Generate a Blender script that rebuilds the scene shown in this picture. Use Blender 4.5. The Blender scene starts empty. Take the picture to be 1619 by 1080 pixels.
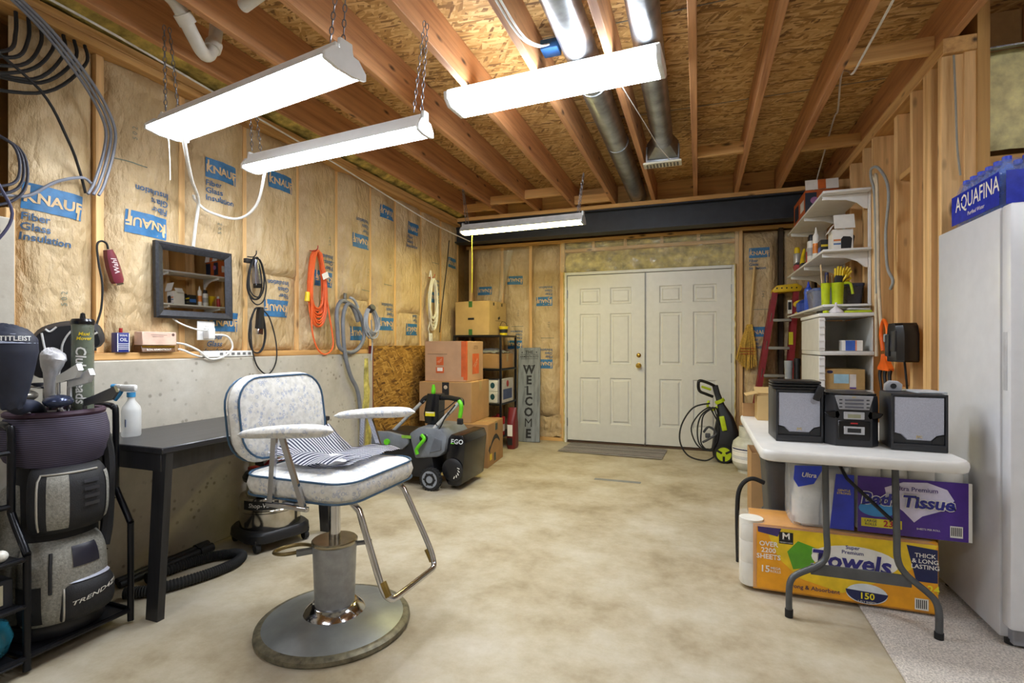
import bpy, bmesh, math, random
from mathutils import Vector, Matrix, Quaternion, noise
R = math.radians
PI = math.pi
random.seed(7)
scn = bpy.context.scene
col = scn.collection

# ------------------------------------------------------------------ camera
cd = bpy.data.cameras.new('camera'); cam = bpy.data.objects.new('camera', cd); col.objects.link(cam)
cam.location = (0, 0, 1.2); cam.rotation_euler = (R(90), 0, R(20))
cd.sensor_width = 36.0; cd.lens = 36.0 * 810 / 1619; cd.shift_y = 5 / 1619; cd.clip_start = .02
scn.camera = cam
# ------------------------------------------------------------------ world, exposure
w = bpy.data.worlds.new('world'); scn.world = w; w.use_nodes = True
w.node_tree.nodes['Background'].inputs[0].default_value = (.8, .85, 1, 1)
w.node_tree.nodes['Background'].inputs[1].default_value = .15
vs = scn.view_settings
vs.view_transform = 'Standard'; vs.look = 'None'; vs.gamma = 1; vs.use_curve_mapping = False
vs.exposure = 1.15
LAMP_COOL = (.86, .92, 1.0); LAMP_WARM = (1.0, .87, .32)
P_SHOP = 16.0; P_WRAP = 20.0; P_FAR = 24.0; P_BACK = 11.5      # emission strengths of the lamp diffusers

# ------------------------------------------------------------------ materials
def lin(h):
    h = h.lstrip('#'); v = [int(h[i:i+2], 16) / 255 for i in (0, 2, 4)]
    return tuple(c / 12.92 if c <= .04045 else ((c + .055) / 1.055) ** 2.4 for c in v) + (1,)
MATS = {}
def newmat(name):
    m = bpy.data.materials.new(name); m.use_nodes = True
    nt = m.node_tree; return m, nt, nt.nodes['Principled BSDF']
def coords(nt, scale=(1, 1, 1), rot=(0, 0, 0), loc=(0, 0, 0)):
    tc = nt.nodes.new('ShaderNodeTexCoord'); mp = nt.nodes.new('ShaderNodeMapping')
    mp.inputs['Scale'].default_value = scale; mp.inputs['Rotation'].default_value = rot; mp.inputs['Location'].default_value = loc
    nt.links.new(tc.outputs['Object'], mp.inputs[0]); return mp.outputs[0]
def noise_n(nt, vec, scale, detail=4, rough=.55):
    n = nt.nodes.new('ShaderNodeTexNoise'); n.inputs['Scale'].default_value = scale
    n.inputs['Detail'].default_value = detail; n.inputs['Roughness'].default_value = rough
    nt.links.new(vec, n.inputs['Vector']); return n.outputs['Fac']
def ramp(nt, fac, stops, interp='LINEAR'):
    r = nt.nodes.new('ShaderNodeValToRGB'); e = r.color_ramp.elements; r.color_ramp.interpolation = interp
    while len(e) < len(stops): e.new(.5)
    for k, (p, c) in enumerate(stops): e[k].position = p; e[k].color = lin(c)
    nt.links.new(fac, r.inputs[0]); return r.outputs[0]
def mixc(nt, fac, a, b):
    m = nt.nodes.new('ShaderNodeMix'); m.data_type = 'RGBA'
    if isinstance(fac, float): m.inputs[0].default_value = fac
    else: nt.links.new(fac, m.inputs[0])
    for i, q in ((6, a), (7, b)):
        if isinstance(q, str): m.inputs[i].default_value = lin(q)
        else: nt.links.new(q, m.inputs[i])
    return m.outputs[2]
def bump(nt, h, bsdf, strength, dist=.01):
    b = nt.nodes.new('ShaderNodeBump'); b.inputs['Strength'].default_value = strength; b.inputs['Distance'].default_value = dist
    nt.links.new(h, b.inputs['Height']); nt.links.new(b.outputs[0], bsdf.inputs['Normal'])
def dim(h, k):
    h = h.lstrip('#'); return '#' + ''.join('%02x' % max(0, min(255, int(int(h[i:i+2], 16) * k))) for i in (0, 2, 4))
def M(hexc, rough=.5, metal=0.0, var=.07, scale=14, bmp=0.0, bscale=60, alpha=1.0, trans=0.0, coat=0.0):
    key = (hexc, rough, metal, var, scale, bmp, bscale, alpha, trans, coat)
    if key in MATS: return MATS[key]
    m, nt, b = newmat('surface_' + hexc.strip('#'))
    v = coords(nt); n = noise_n(nt, v, scale)
    c = ramp(nt, n, [(.3, dim(hexc, 1 - var)), (.7, dim(hexc, 1 + var))])
    nt.links.new(c, b.inputs['Base Color'])
    b.inputs['Roughness'].default_value = rough; b.inputs['Metallic'].default_value = metal
    b.inputs['Alpha'].default_value = alpha; b.inputs['Transmission Weight'].default_value = trans
    b.inputs['Coat Weight'].default_value = coat
    if bmp: bump(nt, noise_n(nt, v, bscale, 3), b, bmp)
    MATS[key] = m; return m
def wood(name, c1, c2, axis, s=28, rough=.65, knots=True):
    m, nt, b = newmat(name)
    sc = [s, s, s]; sc['XYZ'.index(axis)] = s * .05
    n = noise_n(nt, coords(nt, tuple(sc)), 1.0, 5, .6)
    c = ramp(nt, n, [(.3, c1), (.5, c2), (.7, dim(c2, 1.1))])
    big = noise_n(nt, coords(nt), 1.7, 2)
    c = mixc(nt, ramp(nt, big, [(.35, '#000000'), (.7, '#707070')]), c, c1)
    if knots:
        vo = nt.nodes.new('ShaderNodeTexVoronoi'); sc2 = [9, 9, 9]; sc2['XYZ'.index(axis)] = 3.2
        nt.links.new(coords(nt, tuple(sc2)), vo.inputs['Vector']); vo.inputs['Scale'].default_value = 1
        k = ramp(nt, vo.outputs['Distance'], [(.05, '#ffffff'), (.16, '#000000')])
        c = mixc(nt, k, c, dim(c1, .5))
    nt.links.new(c, b.inputs['Base Color']); b.inputs['Roughness'].default_value = rough
    bump(nt, n, b, .12); return m
def osb(name, cs, s=1.0):
    m, nt, b = newmat(name); prev = None
    for k, (rz, ax) in enumerate(((.3, 0), (-.45, 0), (.95, 0), (-.1, 0))):
        vo = nt.nodes.new('ShaderNodeTexVoronoi'); vo.inputs['Scale'].default_value = 1
        mp2 = nt.nodes.new('ShaderNodeMapping'); mp2.inputs['Scale'].default_value = (11 * s, 58 * s, 40 * s) if name != 'osb_upright' else (30 * s, 13 * s, 62 * s)
        nt.links.new(coords(nt, (1, 1, 1), (rz if name == 'osb_upright' else 0, 0, 0 if name == 'osb_upright' else rz), (k * .31, k * .7, k * .17)), mp2.inputs[0]); nt.links.new(mp2.outputs[0], vo.inputs['Vector'])
        sp = nt.nodes.new('ShaderNodeSeparateColor'); nt.links.new(vo.outputs['Color'], sp.inputs[0])
        c = ramp(nt, sp.outputs[0], [(.0, cs[0]), (.25, cs[1]), (.6, cs[2]), (.95, cs[3])])
        if prev is None: prev = c; h = sp.outputs[1]
        else:
            msk = ramp(nt, sp.outputs[2], [(.48, '#000000'), (.55, '#ffffff')]); prev = mixc(nt, msk, prev, c)
    nt.links.new(prev, b.inputs['Base Color']); b.inputs['Roughness'].default_value = .7
    bump(nt, h, b, .25, .004); return m
def kraft():
    m, nt, b = newmat('kraft_paper'); v = coords(nt)
    n1 = noise_n(nt, v, 5, 5, .6); n2 = noise_n(nt, coords(nt, (22, 22, 9)), 1, 4, .6)
    c = ramp(nt, n1, [(.3, '#b0966c'), (.55, '#c3aa82'), (.75, '#d2bd98')])
    nt.links.new(c, b.inputs['Base Color']); b.inputs['Roughness'].default_value = .55
    vo = nt.nodes.new('ShaderNodeTexVoronoi'); vo.feature = 'DISTANCE_TO_EDGE'; vo.inputs['Scale'].default_value = 1
    nt.links.new(coords(nt, (13, 13, 8)), vo.inputs['Vector'])
    ad = nt.nodes.new('ShaderNodeMath'); ad.operation = 'MULTIPLY_ADD'; nt.links.new(n2, ad.inputs[0]); ad.inputs[1].default_value = 1.2
    mn = nt.nodes.new('ShaderNodeMath'); mn.operation = 'MINIMUM'; nt.links.new(vo.outputs['Distance'], mn.inputs[0]); mn.inputs[1].default_value = .25
    nt.links.new(mn.outputs[0], ad.inputs[2]); bump(nt, ad.outputs[0], b, .85, .024); return m
def concrete(name, stops, s=1.0, pits=True, rough=.75):
    m, nt, b = newmat(name); v = coords(nt)
    a = noise_n(nt, v, 1.3 * s, 11, .70); f = noise_n(nt, v, 9 * s, 8, .72)
    c = ramp(nt, a, stops)
    c = mixc(nt, ramp(nt, f, [(.42, '#000000'), (.72, '#6a6a6a')]), c, dim(stops[0][1], .82))
    h = f
    if pits:
        vo = nt.nodes.new('ShaderNodeTexVoronoi'); nt.links.new(v, vo.inputs['Vector']); vo.inputs['Scale'].default_value = 19
        k = ramp(nt, vo.outputs['Distance'], [(.12, '#ffffff'), (.24, '#000000')])
        vs2 = ramp(nt, noise_n(nt, v, 4, 2), [(.42, '#000000'), (.58, '#d0d0d0')])
        c = mixc(nt, mixc(nt, vs2, '#000000', k), c, '#5f5647')
    nt.links.new(c, b.inputs['Base Color']); b.inputs['Roughness'].default_value = rough
    bump(nt, h, b, .22, .006); return m
def stripes(name, axis, freq, stops, rough=.85, noisy=False):
    m, nt, b = newmat(name); sc = [0, 0, 0]; sc['XYZ'.index(axis)] = freq
    v = coords(nt, tuple(sc))
    if noisy: fac = noise_n(nt, v, 1, 1)
    else:
        wv = nt.nodes.new('ShaderNodeTexWave'); wv.bands_direction = axis; wv.inputs['Scale'].default_value = 1
        nt.links.new(v, wv.inputs['Vector']); fac = wv.outputs['Fac']
    nt.links.new(ramp(nt, fac, stops, 'CONSTANT' if noisy else 'LINEAR'), b.inputs['Base Color']); b.inputs['Roughness'].default_value = rough
    return m
def floral():
    m, nt, b = newmat('floral_vinyl'); v = coords(nt); vo = nt.nodes.new('ShaderNodeTexVoronoi')
    nt.links.new(v, vo.inputs['Vector']); vo.inputs['Scale'].default_value = 58
    k = ramp(nt, vo.outputs['Distance'], [(.18, '#000000'), (.26, '#ffffff'), (.42, '#ffffff'), (.5, '#000000')])
    g = ramp(nt, noise_n(nt, v, 22, 2), [(.46, '#000000'), (.56, '#b0b0b0')])
    k = mixc(nt, g, '#000000', k)
    base = ramp(nt, noise_n(nt, v, 45, 3), [(.4, '#cdcbc4'), (.6, '#dedcd6')])
    nt.links.new(mixc(nt, k, base, '#6f87b4'), b.inputs['Base Color']); b.inputs['Roughness'].default_value = .42
    return m
def emit(name, c, s):
    m, nt, b = newmat(name); b.inputs['Base Color'].default_value = (.9, .9, .9, 1)
    b.inputs['Emission Color'].default_value = (*c, 1); b.inputs['Emission Strength'].default_value = s
    n = noise_n(nt, coords(nt), 3, 1); mr = nt.nodes.new('ShaderNodeMapRange'); nt.links.new(n, mr.inputs[0])
    mr.inputs[3].default_value = s * .97; mr.inputs[4].default_value = s * 1.03; nt.links.new(mr.outputs[0], b.inputs['Emission Strength'])
    return m
KRAFT = kraft()
JOIST = wood('joist_wood', '#a06c46', '#c18d5e', 'Y'); STUD = wood('stud_wood', '#c0935a', '#dcb47c', 'Z'); STUDX = wood('plate_wood_x', '#b98a4e', '#d2a566', 'X'); PLATE = wood('plate_wood', '#a87a45', '#c79b60', 'Y')
OSBC = osb('osb_deck', ('#7a5730', '#b08648', '#caa063', '#dcb87c')); OSBW = osb('osb_upright', ('#54340f', '#835c1f', '#9c722c', '#b58c45'))
CONC = concrete('concrete_wall', [(.3, '#a39c8e'), (.55, '#b9b3a6'), (.75, '#c8c4ba')], 1.6)
FLOORM = concrete('concrete_floor', [(.34, '#95876c'), (.45, '#ac9f86'), (.54, '#b8ae98'), (.66, '#c5bdad')], 1.5, False, .55)
BLACK = M('#17171a', .45); BLACKG = M('#131316', .22); BLACKM = M('#1b1b1f', .3, .3); CHROME = M('#c9c9cc', .12, 1, .03); STEEL = M('#8d9096', .35, .9, .08)
WHITE = M('#e4e4e2', .4, 0, .02); WHITEP = M('#d8d8d4', .35, 0, .02); GALV = M('#9a9da0', .32, .95, .16, 9, .08, 30); PVC = M('#d9d6cc', .35, 0, .03)
CARD = M('#b08a5c', .75, 0, .05, 6); CARD2 = M('#a37c4f', .75, 0, .05, 6); CARDT = M('#b99b66', .75, 0, .05, 6); TAPE = M('#b59a6a', .25, 0, .05)
INK = M('#1d1d1f', .6); BLUEK = M('#2f6c9c', .55, 0, .12, 30); TAN = M('#cdb083', .55, 0, .05); BLUET = M('#3b5f84', .6, 0, .1, 30); INKF = M('#6f7a6c', .7, 0, .1)
LIME = M('#b6c81c', .45); GREEN = M('#63c61c', .4); ORANGE = M('#e0622c', .45); RED = M('#a31f22', .4); GREYC = M('#8d9196', .45); YELLOW = M('#e3c51d', .45)
FIBER = M('#b5a35a', .95, 0, .3, 12, .8, 40); BRASS = M('#c5a04a', .2, 1, .05); RUBBER = M('#1a1a1b', .75); WHITECORD = M('#dcdad4', .5); DKGREY = M('#3c3e42', .5)
CLEAR = M('#e8eef2', .08, 0, .01, 14, 0, 60, .16); CLEARW = M('#eef0f0', .3, 0, .02, 14, 0, 60, .55); PLASTICF = M('#e2dcc4', .10, 0, .1, 14, .8, 11, .27)
BLUE = M('#2b3fc0', .35); PURPLE = M('#4a2a8a', .35); NAVY = M('#1c2350', .5); TOWELO = M('#e9a01f', .35, 0, .05); BLUEW = M('#3a5fd8', .15, 0, .2, 20, 0, 60, .75)
REDTXT = M('#b51f3a', .4); PAPER = M('#e9e6de', .7, 0, .03)

# ------------------------------------------------------------------ mesh builder (world coordinates; make() moves them into the parent's frame)
WM = {}
def sm(pts, n=6, closed=False):
    pts = [Vector(p) for p in pts]; L = len(pts); out = []
    for i in range(L if closed else L - 1):
        g = (lambda k: pts[k % L]) if closed else (lambda k: pts[max(0, min(L - 1, k))])
        p0, p1, p2, p3 = g(i - 1), g(i), g(i + 1), g(i + 2)
        for k in range(n):
            t = k / n; out.append(.5 * ((2 * p1) + (p2 - p0) * t + (2 * p0 - 5 * p1 + 4 * p2 - p3) * t * t + (3 * p1 - p0 - 3 * p2 + p3) * t ** 3))
    if not closed: out.append(pts[-1])
    return out
def rrect(w, h, r, n=5):
    o = []
    for cx, cy, a in ((w/2-r, h/2-r, 0), (-w/2+r, h/2-r, 90), (-w/2+r, -h/2+r, 180), (w/2-r, -h/2+r, 270)):
        for k in range(n + 1):
            t = R(a + 90 * k / n); o.append((cx + r * math.cos(t), cy + r * math.sin(t)))
    return o
class B:
    def __init__(s, bm=None): s.bm = bm or bmesh.new()
    def box(s, c, size, rot=None, bev=0, seg=2):
        r = bmesh.ops.create_cube(s.bm, size=1); vs = r['verts']
        mt = Matrix.Translation(c) @ (rot.to_4x4() if rot is not None else Matrix()) @ Matrix.Diagonal((*size, 1))
        bmesh.ops.transform(s.bm, matrix=mt, verts=vs)
        if bev:
            es = list({e for v in vs for e in v.link_edges})
            bmesh.ops.bevel(s.bm, geom=es, offset=min(bev, .49 * min(size)), segments=seg, affect='EDGES', profile=.5, clamp_overlap=True)
        return s
    def bx(s, x0, x1, y0, y1, z0, z1, bev=0, seg=2): return s.box(((x0+x1)/2, (y0+y1)/2, (z0+z1)/2), (abs(x1-x0), abs(y1-y0), abs(z1-z0)), None, bev, seg)
    def ring(s, pts): return [s.bm.verts.new(p) for p in pts]
    def loft(s, rings, cap0=True, cap1=True, closed=True):
        vr = [s.ring(r) for r in rings]
        for a, b in zip(vr, vr[1:]):
            n = len(a)
            for i in range(n if closed else n - 1):
                s.bm.faces.new((a[i], a[(i+1) % n], b[(i+1) % n], b[i]))
        if cap0: s.bm.faces.new(vr[0][::-1])
        if cap1: s.bm.faces.new(vr[-1])
        return s
    def tube(s, pts, r, n=8, closed=False, cap=True):
        pts = [Vector(p) for p in pts]; rr = r if callable(r) else (lambda t: r)
        L = len(pts); prev = None; rings = []
        for i, p in enumerate(pts):
            a = pts[(i-1) % L] if (closed or i) else p; b = pts[(i+1) % L] if (closed or i < L-1) else p
            d = (b - a).normalized() if (b - a).length > 1e-9 else Vector((0, 0, 1))
            if prev is None: u = d.orthogonal().normalized()
            else:
                u = prev - d * prev.dot(d); u = u.normalized() if u.length > 1e-6 else d.orthogonal().normalized()
            prev = u; v = d.cross(u); q = rr(i / max(1, L-1))
            rings.append([p + (u * math.cos(2*PI*k/n) + v * math.sin(2*PI*k/n)) * q for k in range(n)])
        if closed: rings.append(rings[0]); return s.loft(rings, False, False)
        return s.loft(rings, cap, cap)
    def cyl(s, a, b, r, r2=None, n=20):
        a, b = Vector(a), Vector(b); d = (b - a).normalized(); u = d.orthogonal().normalized(); v = d.cross(u); r2 = r if r2 is None else r2
        return s.loft([[p + (u * math.cos(2*PI*k/n) + v * math.sin(2*PI*k/n)) * q for k in range(n)] for p, q in ((a, r), (b, r2))])
    def lathe(s, prof, c=(0, 0, 0), n=28, rot=None, sx=1, sy=1):
        rot = rot or Matrix.Identity(3); c = Vector(c)
        return s.loft([[c + rot @ Vector((max(r, .0004) * sx * math.cos(2*PI*k/n), max(r, .0004) * sy * math.sin(2*PI*k/n), z)) for k in range(n)] for r, z in prof])
    def prism(s, poly, axis, a, b, bev=0, seg=2):
        f = {'x': lambda p, t: (t, p[0], p[1]), 'y': lambda p, t: (p[0], t, p[1]), 'z': lambda p, t: (p[0], p[1], t)}[axis]
        r0 = s.ring([f(p, a) for p in poly]); r1 = s.ring([f(p, b) for p in poly]); n = len(poly)
        fs = [s.bm.faces.new((r0[i], r0[(i+1) % n], r1[(i+1) % n], r1[i])) for i in range(n)]
        fs += [s.bm.faces.new(r0[::-1]), s.bm.faces.new(r1)]
        if bev: bmesh.ops.bevel(s.bm, geom=list({e for q in fs for e in q.edges}), offset=bev, segments=seg, affect='EDGES', profile=.5, clamp_overlap=True)
        return s
    def ell(s, c, r, rot=None, n=16):
        q = bmesh.ops.create_uvsphere(s.bm, u_segments=n, v_segments=max(6, n * 2 // 3), radius=1)
        bmesh.ops.transform(s.bm, matrix=Matrix.Translation(c) @ (rot.to_4x4() if rot is not None else Matrix()) @ Matrix.Diagonal((*r, 1)), verts=q['verts']); return s
    def grid(s, fn, nu, nv):
        v = [[s.bm.verts.new(fn(i / nu, j / nv)) for j in range(nv + 1)] for i in range(nu + 1)]
        for i in range(nu):
            for j in range(nv): s.bm.faces.new((v[i][j], v[i+1][j], v[i+1][j+1], v[i][j+1]))
        return s
    def cushion(s, w, d, t, r, mt, crown=.02):        # rounded pad: local xy outline, thickness along z
        prof = [(0, .03), (.006, .01), (.02, .0), (t * .5, -.006), (t - .015, 0), (t - .003, .012), (t, .03), (t + crown * .6, .09), (t + crown, .17)]
        rings = []
        for z, i in prof:
            k = min(.9, i / (min(w, d) / 2)); rings.append([mt @ Vector((x * (1 - k), y * (1 - k), z)) for x, y in rrect(w, d, r, 6)])
        return s.loft(rings)
    def make(s, name, mat, parent=None, local=False, smooth=38, origin=None):
        bm = s.bm; bmesh.ops.recalc_face_normals(bm, faces=bm.faces)
        me = bpy.data.meshes.new(name)
        if parent is not None:
            if not local: bm.transform(WM[parent].inverted())
            wm = WM[parent]; loc = None
        else:
            cs = [v.co for v in bm.verts]
            loc = Vector(origin) if origin else Vector(((min(c.x for c in cs) + max(c.x for c in cs)) / 2, (min(c.y for c in cs) + max(c.y for c in cs)) / 2, min(c.z for c in cs)))
            bm.transform(Matrix.Translation(-loc)); wm = Matrix.Translation(loc)
        bm.to_mesh(me); bm.free()
        if smooth:
            me.polygons.foreach_set('use_smooth', [True] * len(me.polygons)); me.set_sharp_from_angle(angle=R(smooth))
        me.materials.append(mat)
        o = bpy.data.objects.new(name, me); col.objects.link(o); WM[o] = wm
        if parent is not None: o.parent = parent
        else: o.location = loc
        return o
def tag(o, label=None, cat=None, group=None, kind=None):
    if label: o['label'] = label
    if cat: o['category'] = cat
    if group: o['group'] = group
    if kind: o['kind'] = kind
    return o
def thing(name, label, cat, loc, rz=0, group=None):
    o = bpy.data.objects.new(name, None); col.objects.link(o); o.location = loc; o.rotation_euler = (0, 0, rz); o.empty_display_size = .1
    WM[o] = Matrix.Translation(loc) @ Matrix.Rotation(rz, 4, 'Z'); return tag(o, label, cat, group)
TQ = []
def text(s, size, mat, parent, o, x, u, bold=.0, shear=0, align='CENTER', warp=None, name='lettering', sx=1.0, local=False, lift=.0012):
    TQ.append((s, size, mat, parent, Vector(o), Vector(x).normalized(), Vector(u).normalized(), bold, shear, align, warp, name, sx, local, lift))
def flush_text():
    tmp = {}
    for q in TQ:
        k = (q[0], q[7], q[8], q[9])
        if k in tmp: continue
        c = bpy.data.curves.new('t', 'FONT'); c.body = q[0]; c.size = 1; c.align_x = q[9]; c.align_y = 'CENTER'; c.offset = q[7]; c.shear = q[8]; c.resolution_u = 2; c.space_line = .95
        ob = bpy.data.objects.new('t', c); col.objects.link(ob); tmp[k] = ob
    dg = bpy.context.evaluated_depsgraph_get(); dg.update()
    raw = {}
    for k, ob in tmp.items():
        me = bpy.data.meshes.new_from_object(ob.evaluated_get(dg)); raw[k] = me
    for ob in tmp.values(): bpy.data.objects.remove(ob)
    for s, size, mat, parent, o, x, u, bold, shear, align, warp, name, sx, local, lift in TQ:
        bm = bmesh.new(); bm.from_mesh(raw[(s, bold, shear, align)]); nrm = x.cross(u)
        bmesh.ops.triangulate(bm, faces=bm.faces)
        if warp:                       # finer letters where the print follows a curved surface
            for _ in range(2):
                bmesh.ops.subdivide_edges(bm, edges=[e for e in bm.edges if e.calc_length() > .22], cuts=1); bmesh.ops.triangulate(bm, faces=bm.faces)
        for v in bm.verts:
            p = o + x * v.co.x * size * sx + u * v.co.y * size + nrm * lift
            v.co = warp(p) if warp else p
        B(bm).make(name, mat, parent, local, 0)
def hexrot(ax, deg): return Matrix.Rotation(R(deg), 3, ax)
# ================================================================== THE SETTING
XL, YB, XR = -2.87, 6.2, 1.17          # left insulation face, back wall face, right stud face
JB, DECK = 2.76, 2.995                 # underside of the joists and of the deck above
fl = tag(B().bx(-3.05, 2.75, -2.3, 6.4, -.12, 0).make('floor', FLOORM, origin=(0, 0, 0)), kind='structure')
B().bx(-.874, -.47, 4.53, 4.59, .0, .0015).make('tape_strip', M('#7d7f80', .5), fl)
# ---- ceiling
ce = tag(B().bx(-3.05, 2.75, -2.3, 6.4, DECK, DECK + .03).make('ceiling', OSBC, origin=(0, 0, DECK)), kind='structure')
for x in (-2.66, -2.23, -1.79, -1.345, -.90, -.475, -.05, .345, .735, 1.62, 2.04, 2.46):
    B().bx(x, x + .042, -2.25, 5.95 if x < 1.5 else 3.49, JB, DECK - .001, .003, 1).make('joist', JOIST, ce)
B().bx(1.19, 1.235, 2.3, 5.95, JB + .0, DECK - .001, .003, 1).make('joist', JOIST, ce)
for y in (.45, 2.88, 4.1): B().bx(-.87, 1.18, y, y + .008, DECK - .0025, DECK + .001).make('seam', M('#7b776c', .6), ce)
for x0, x1, y in ((.778, 1.19, 3.35), (.778, 1.19, 4.68), (-.008, .345, 4.55), (-2.19, -1.79, 5.3), (-1.30, -.90, 5.6), (-1.75, -1.345, 5.2), (-2.62, -2.23, 5.5)):
    B().bx(x0, x1, y, y + .04, JB + .005, JB + .095, .003, 1).make('blocking', STUDX, ce)
for x0, x1 in ((-2.62, -2.23), (-2.19, -1.79), (-1.75, -1.345), (-1.30, -.90), (-.86, -.475), (-.43, -.05), (-.008, .345), (.387, .735)):
    B().bx(x0, x1, 5.86, 5.9, JB, DECK - .002, .003, 1).make('blocking', STUDX, ce)
def fib(u, v): return Vector((-2.98 + .32 * u, -2.2 + 8.1 * v, 2.83 - .05 * math.sin(PI * u) + .02 * noise.noise((u * 3, v * 40, 1))))
B().grid(fib, 8, 160).make('insulation_strip', FIBER, ce)
# steel I beam with timber plate on top
bm = B().bx(-2.86, 1.0, 5.72, 5.90, 2.70, 2.715).bx(-2.86, 1.0, 5.805, 5.82, 2.475, 2.70).bx(-2.86, 1.0, 5.72, 5.90, 2.46, 2.475)
sb = bm.make('steel_beam', M('#2c2e33', .5, .3, .1), ce)
B().bx(-2.86, 1.0, 5.71, 5.91, 2.716, JB, .003, 1).make('beam_plate', STUDX, ce)

# ---- insulation batts with their printing
def batt_fn(u0, u1, v0, v1, seed, amp=.05):
    def h(u, v):
        s = (u - u0) / (u1 - u0); t = (v - v0) / (v1 - v0)
        e = max(0, 1 - abs(2 * s - 1) ** 4) * max(0, 1 - abs(2 * t - 1) ** 24)
        n = .022 * noise.noise((u * 6, v * 3.2, seed)) + .018 * abs(noise.noise((u * 9, v * 10 + 4 * noise.noise((u * 3, v * 3, seed)), seed + 5)))
        return e * (amp + n) - .026
    return h
def batt(parent, plane, base, u0, u1, v0, v1, seed, amp=.05, over=0):
    h0 = batt_fn(u0, u1, v0, v1, seed, amp); h = lambda u, v: h0(u, v) + over
    P = (lambda u, v, k=0: Vector((base + h(u, v) + k, u, v))) if plane == 'x' else (lambda u, v, k=0: Vector((u, base - h(u, v) - k, v)))
    o = B().grid(lambda a, b: P(u0 + (u1 - u0) * a, v0 + (v1 - v0) * b), 18, max(8, int((v1 - v0) / .035))).make('insulation_batt', KRAFT, parent, smooth=60)
    o['_'] = 0; del o['_']
    return o, P
def knauf(o, P, u, v, flip=False, wd=.235, words=True, tilt=0.0, plane='x'):
    s = -1 if flip else 1; ht = wd * .54; ct, st = math.cos(tilt), math.sin(tilt)
    def L(a, b): return (u + s * (a * ct - b * st), v + s * (a * st + b * ct))
    B().grid(lambda i, j: P(*L(-wd/2 + wd * i, -ht/2 + ht * j), .003), 10, 6).make('print', BLUEK, o, smooth=60)
    def wp(k, ofx, ofy):
        def f(p): q = L(p.x + ofx, p.y + ofy); return P(q[0], q[1], k)
        return f
    text('KNAUF', wd * .295, TAN, o, (0, 0, 0), (1, 0, 0), (0, 1, 0), .03, 0, 'CENTER', wp(.0055, 0, -.006), 'print', lift=0)
    B().grid(lambda i, j: P(*L(-wd*.44 + wd * .05 * i, -ht*.1 + ht * .5 * j), .0055), 1, 4).make('print', TAN, o, smooth=60)
    B().grid(lambda i, j: P(*L(wd*.40 + wd * .05 * i, -ht*.5 + ht * .5 * j), .0055), 1, 4).make('print', TAN, o, smooth=60)
    if words: text('Fiber\nGlass\nInsulation', wd * .215, BLUET, o, (0, 0, 0), (1, 0, 0), (0, 1, 0), .018, 0, 'LEFT', wp(.005, -wd * .5, -ht * .5 - wd * .36), 'print', lift=0)
def stamp(o, P, u, v):
    text('5 0 2', .035, INKF, o, (0, 0, 0), (0, 1, 0), (-1, 0, 0), 0, 0, 'CENTER', lambda p: P(u + p.x, v + p.y, .005), 'print', lift=0)
    B().grid(lambda i, j: P(u - .1 + .16 * i, v - .17 + .006 * j, .004), 8, 1).make('print', INKF, o, smooth=60)

# ---- left wall: concrete footing wall, stud wall above it
wl = tag(B().bx(-3.08, -3.0, -2.3, 6.4, 1.0, DECK).make('wall_left', M('#8f6f42', .8), origin=(-3, 0, 0)), kind='structure')
B().bx(-3.07, -2.75, -2.3, 3.9, 0, 1.12, .006, 1).make('concrete_foundation', CONC, wl)
B().bx(-3.07, -2.75, -2.3, 1.335, 1.12, 1.74, .006, 1).make('concrete_foundation', CONC, wl)
B().bx(-3.0, -2.80, 1.34, 6.2, 1.121, 1.158, .003, 1).make('bottom_plate', PLATE, wl)
B().bx(-3.0, -2.80, -2.3, 6.25, 2.672, 2.712, .003, 1).make('top_plate', PLATE, wl)
B().bx(-3.0, -2.80, -2.3, 6.25, 2.714, JB - .001, .003, 1).make('top_plate', PLATE, wl)
SY = [1.30, 1.733, 2.19, 2.643, 3.12, 3.577, 4.045, 4.47, 4.97, 5.44, 5.9]
for y in SY: B().bx(-3.0, -2.862 if y == 1.733 else -2.884, y - .019, y + .019, 1.158, 2.672, .002, 1).make('stud', STUD, wl)
B().bx(-3.0, -2.83, 1.34, 1.375, 1.16, 1.80, .003, 1).make('stud', STUD, wl)
WB = []
for k, (a, b) in enumerate(zip(SY, SY[1:])):
    if k in (3, 5, 7):
        zs = {3: 1.72, 5: 1.62, 7: 1.55}[k]
        WB.append((batt(wl, 'x', XL, a + .009, b - .009, zs - .03, 2.70, k + 1, .05, .012), batt(wl, 'x', XL, a + .010, b - .010, 1.15, zs, k + 31, .045, -.004)))
    else:
        q = batt(wl, 'x', XL, a + (.08 if k == 0 else .02 if k == 1 else .009), b - (.02 if k == 0 else .009), 1.15, 2.70, k + 1); WB.append((q, q))
batt(wl, 'x', XL, .86, 1.28, 1.75, 2.70, 50); batt(wl, 'x', XL, .42, .84, 1.75, 2.70, 51); batt(wl, 'x', XL, -.02, .40, 1.75, 2.7, 52)
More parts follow.
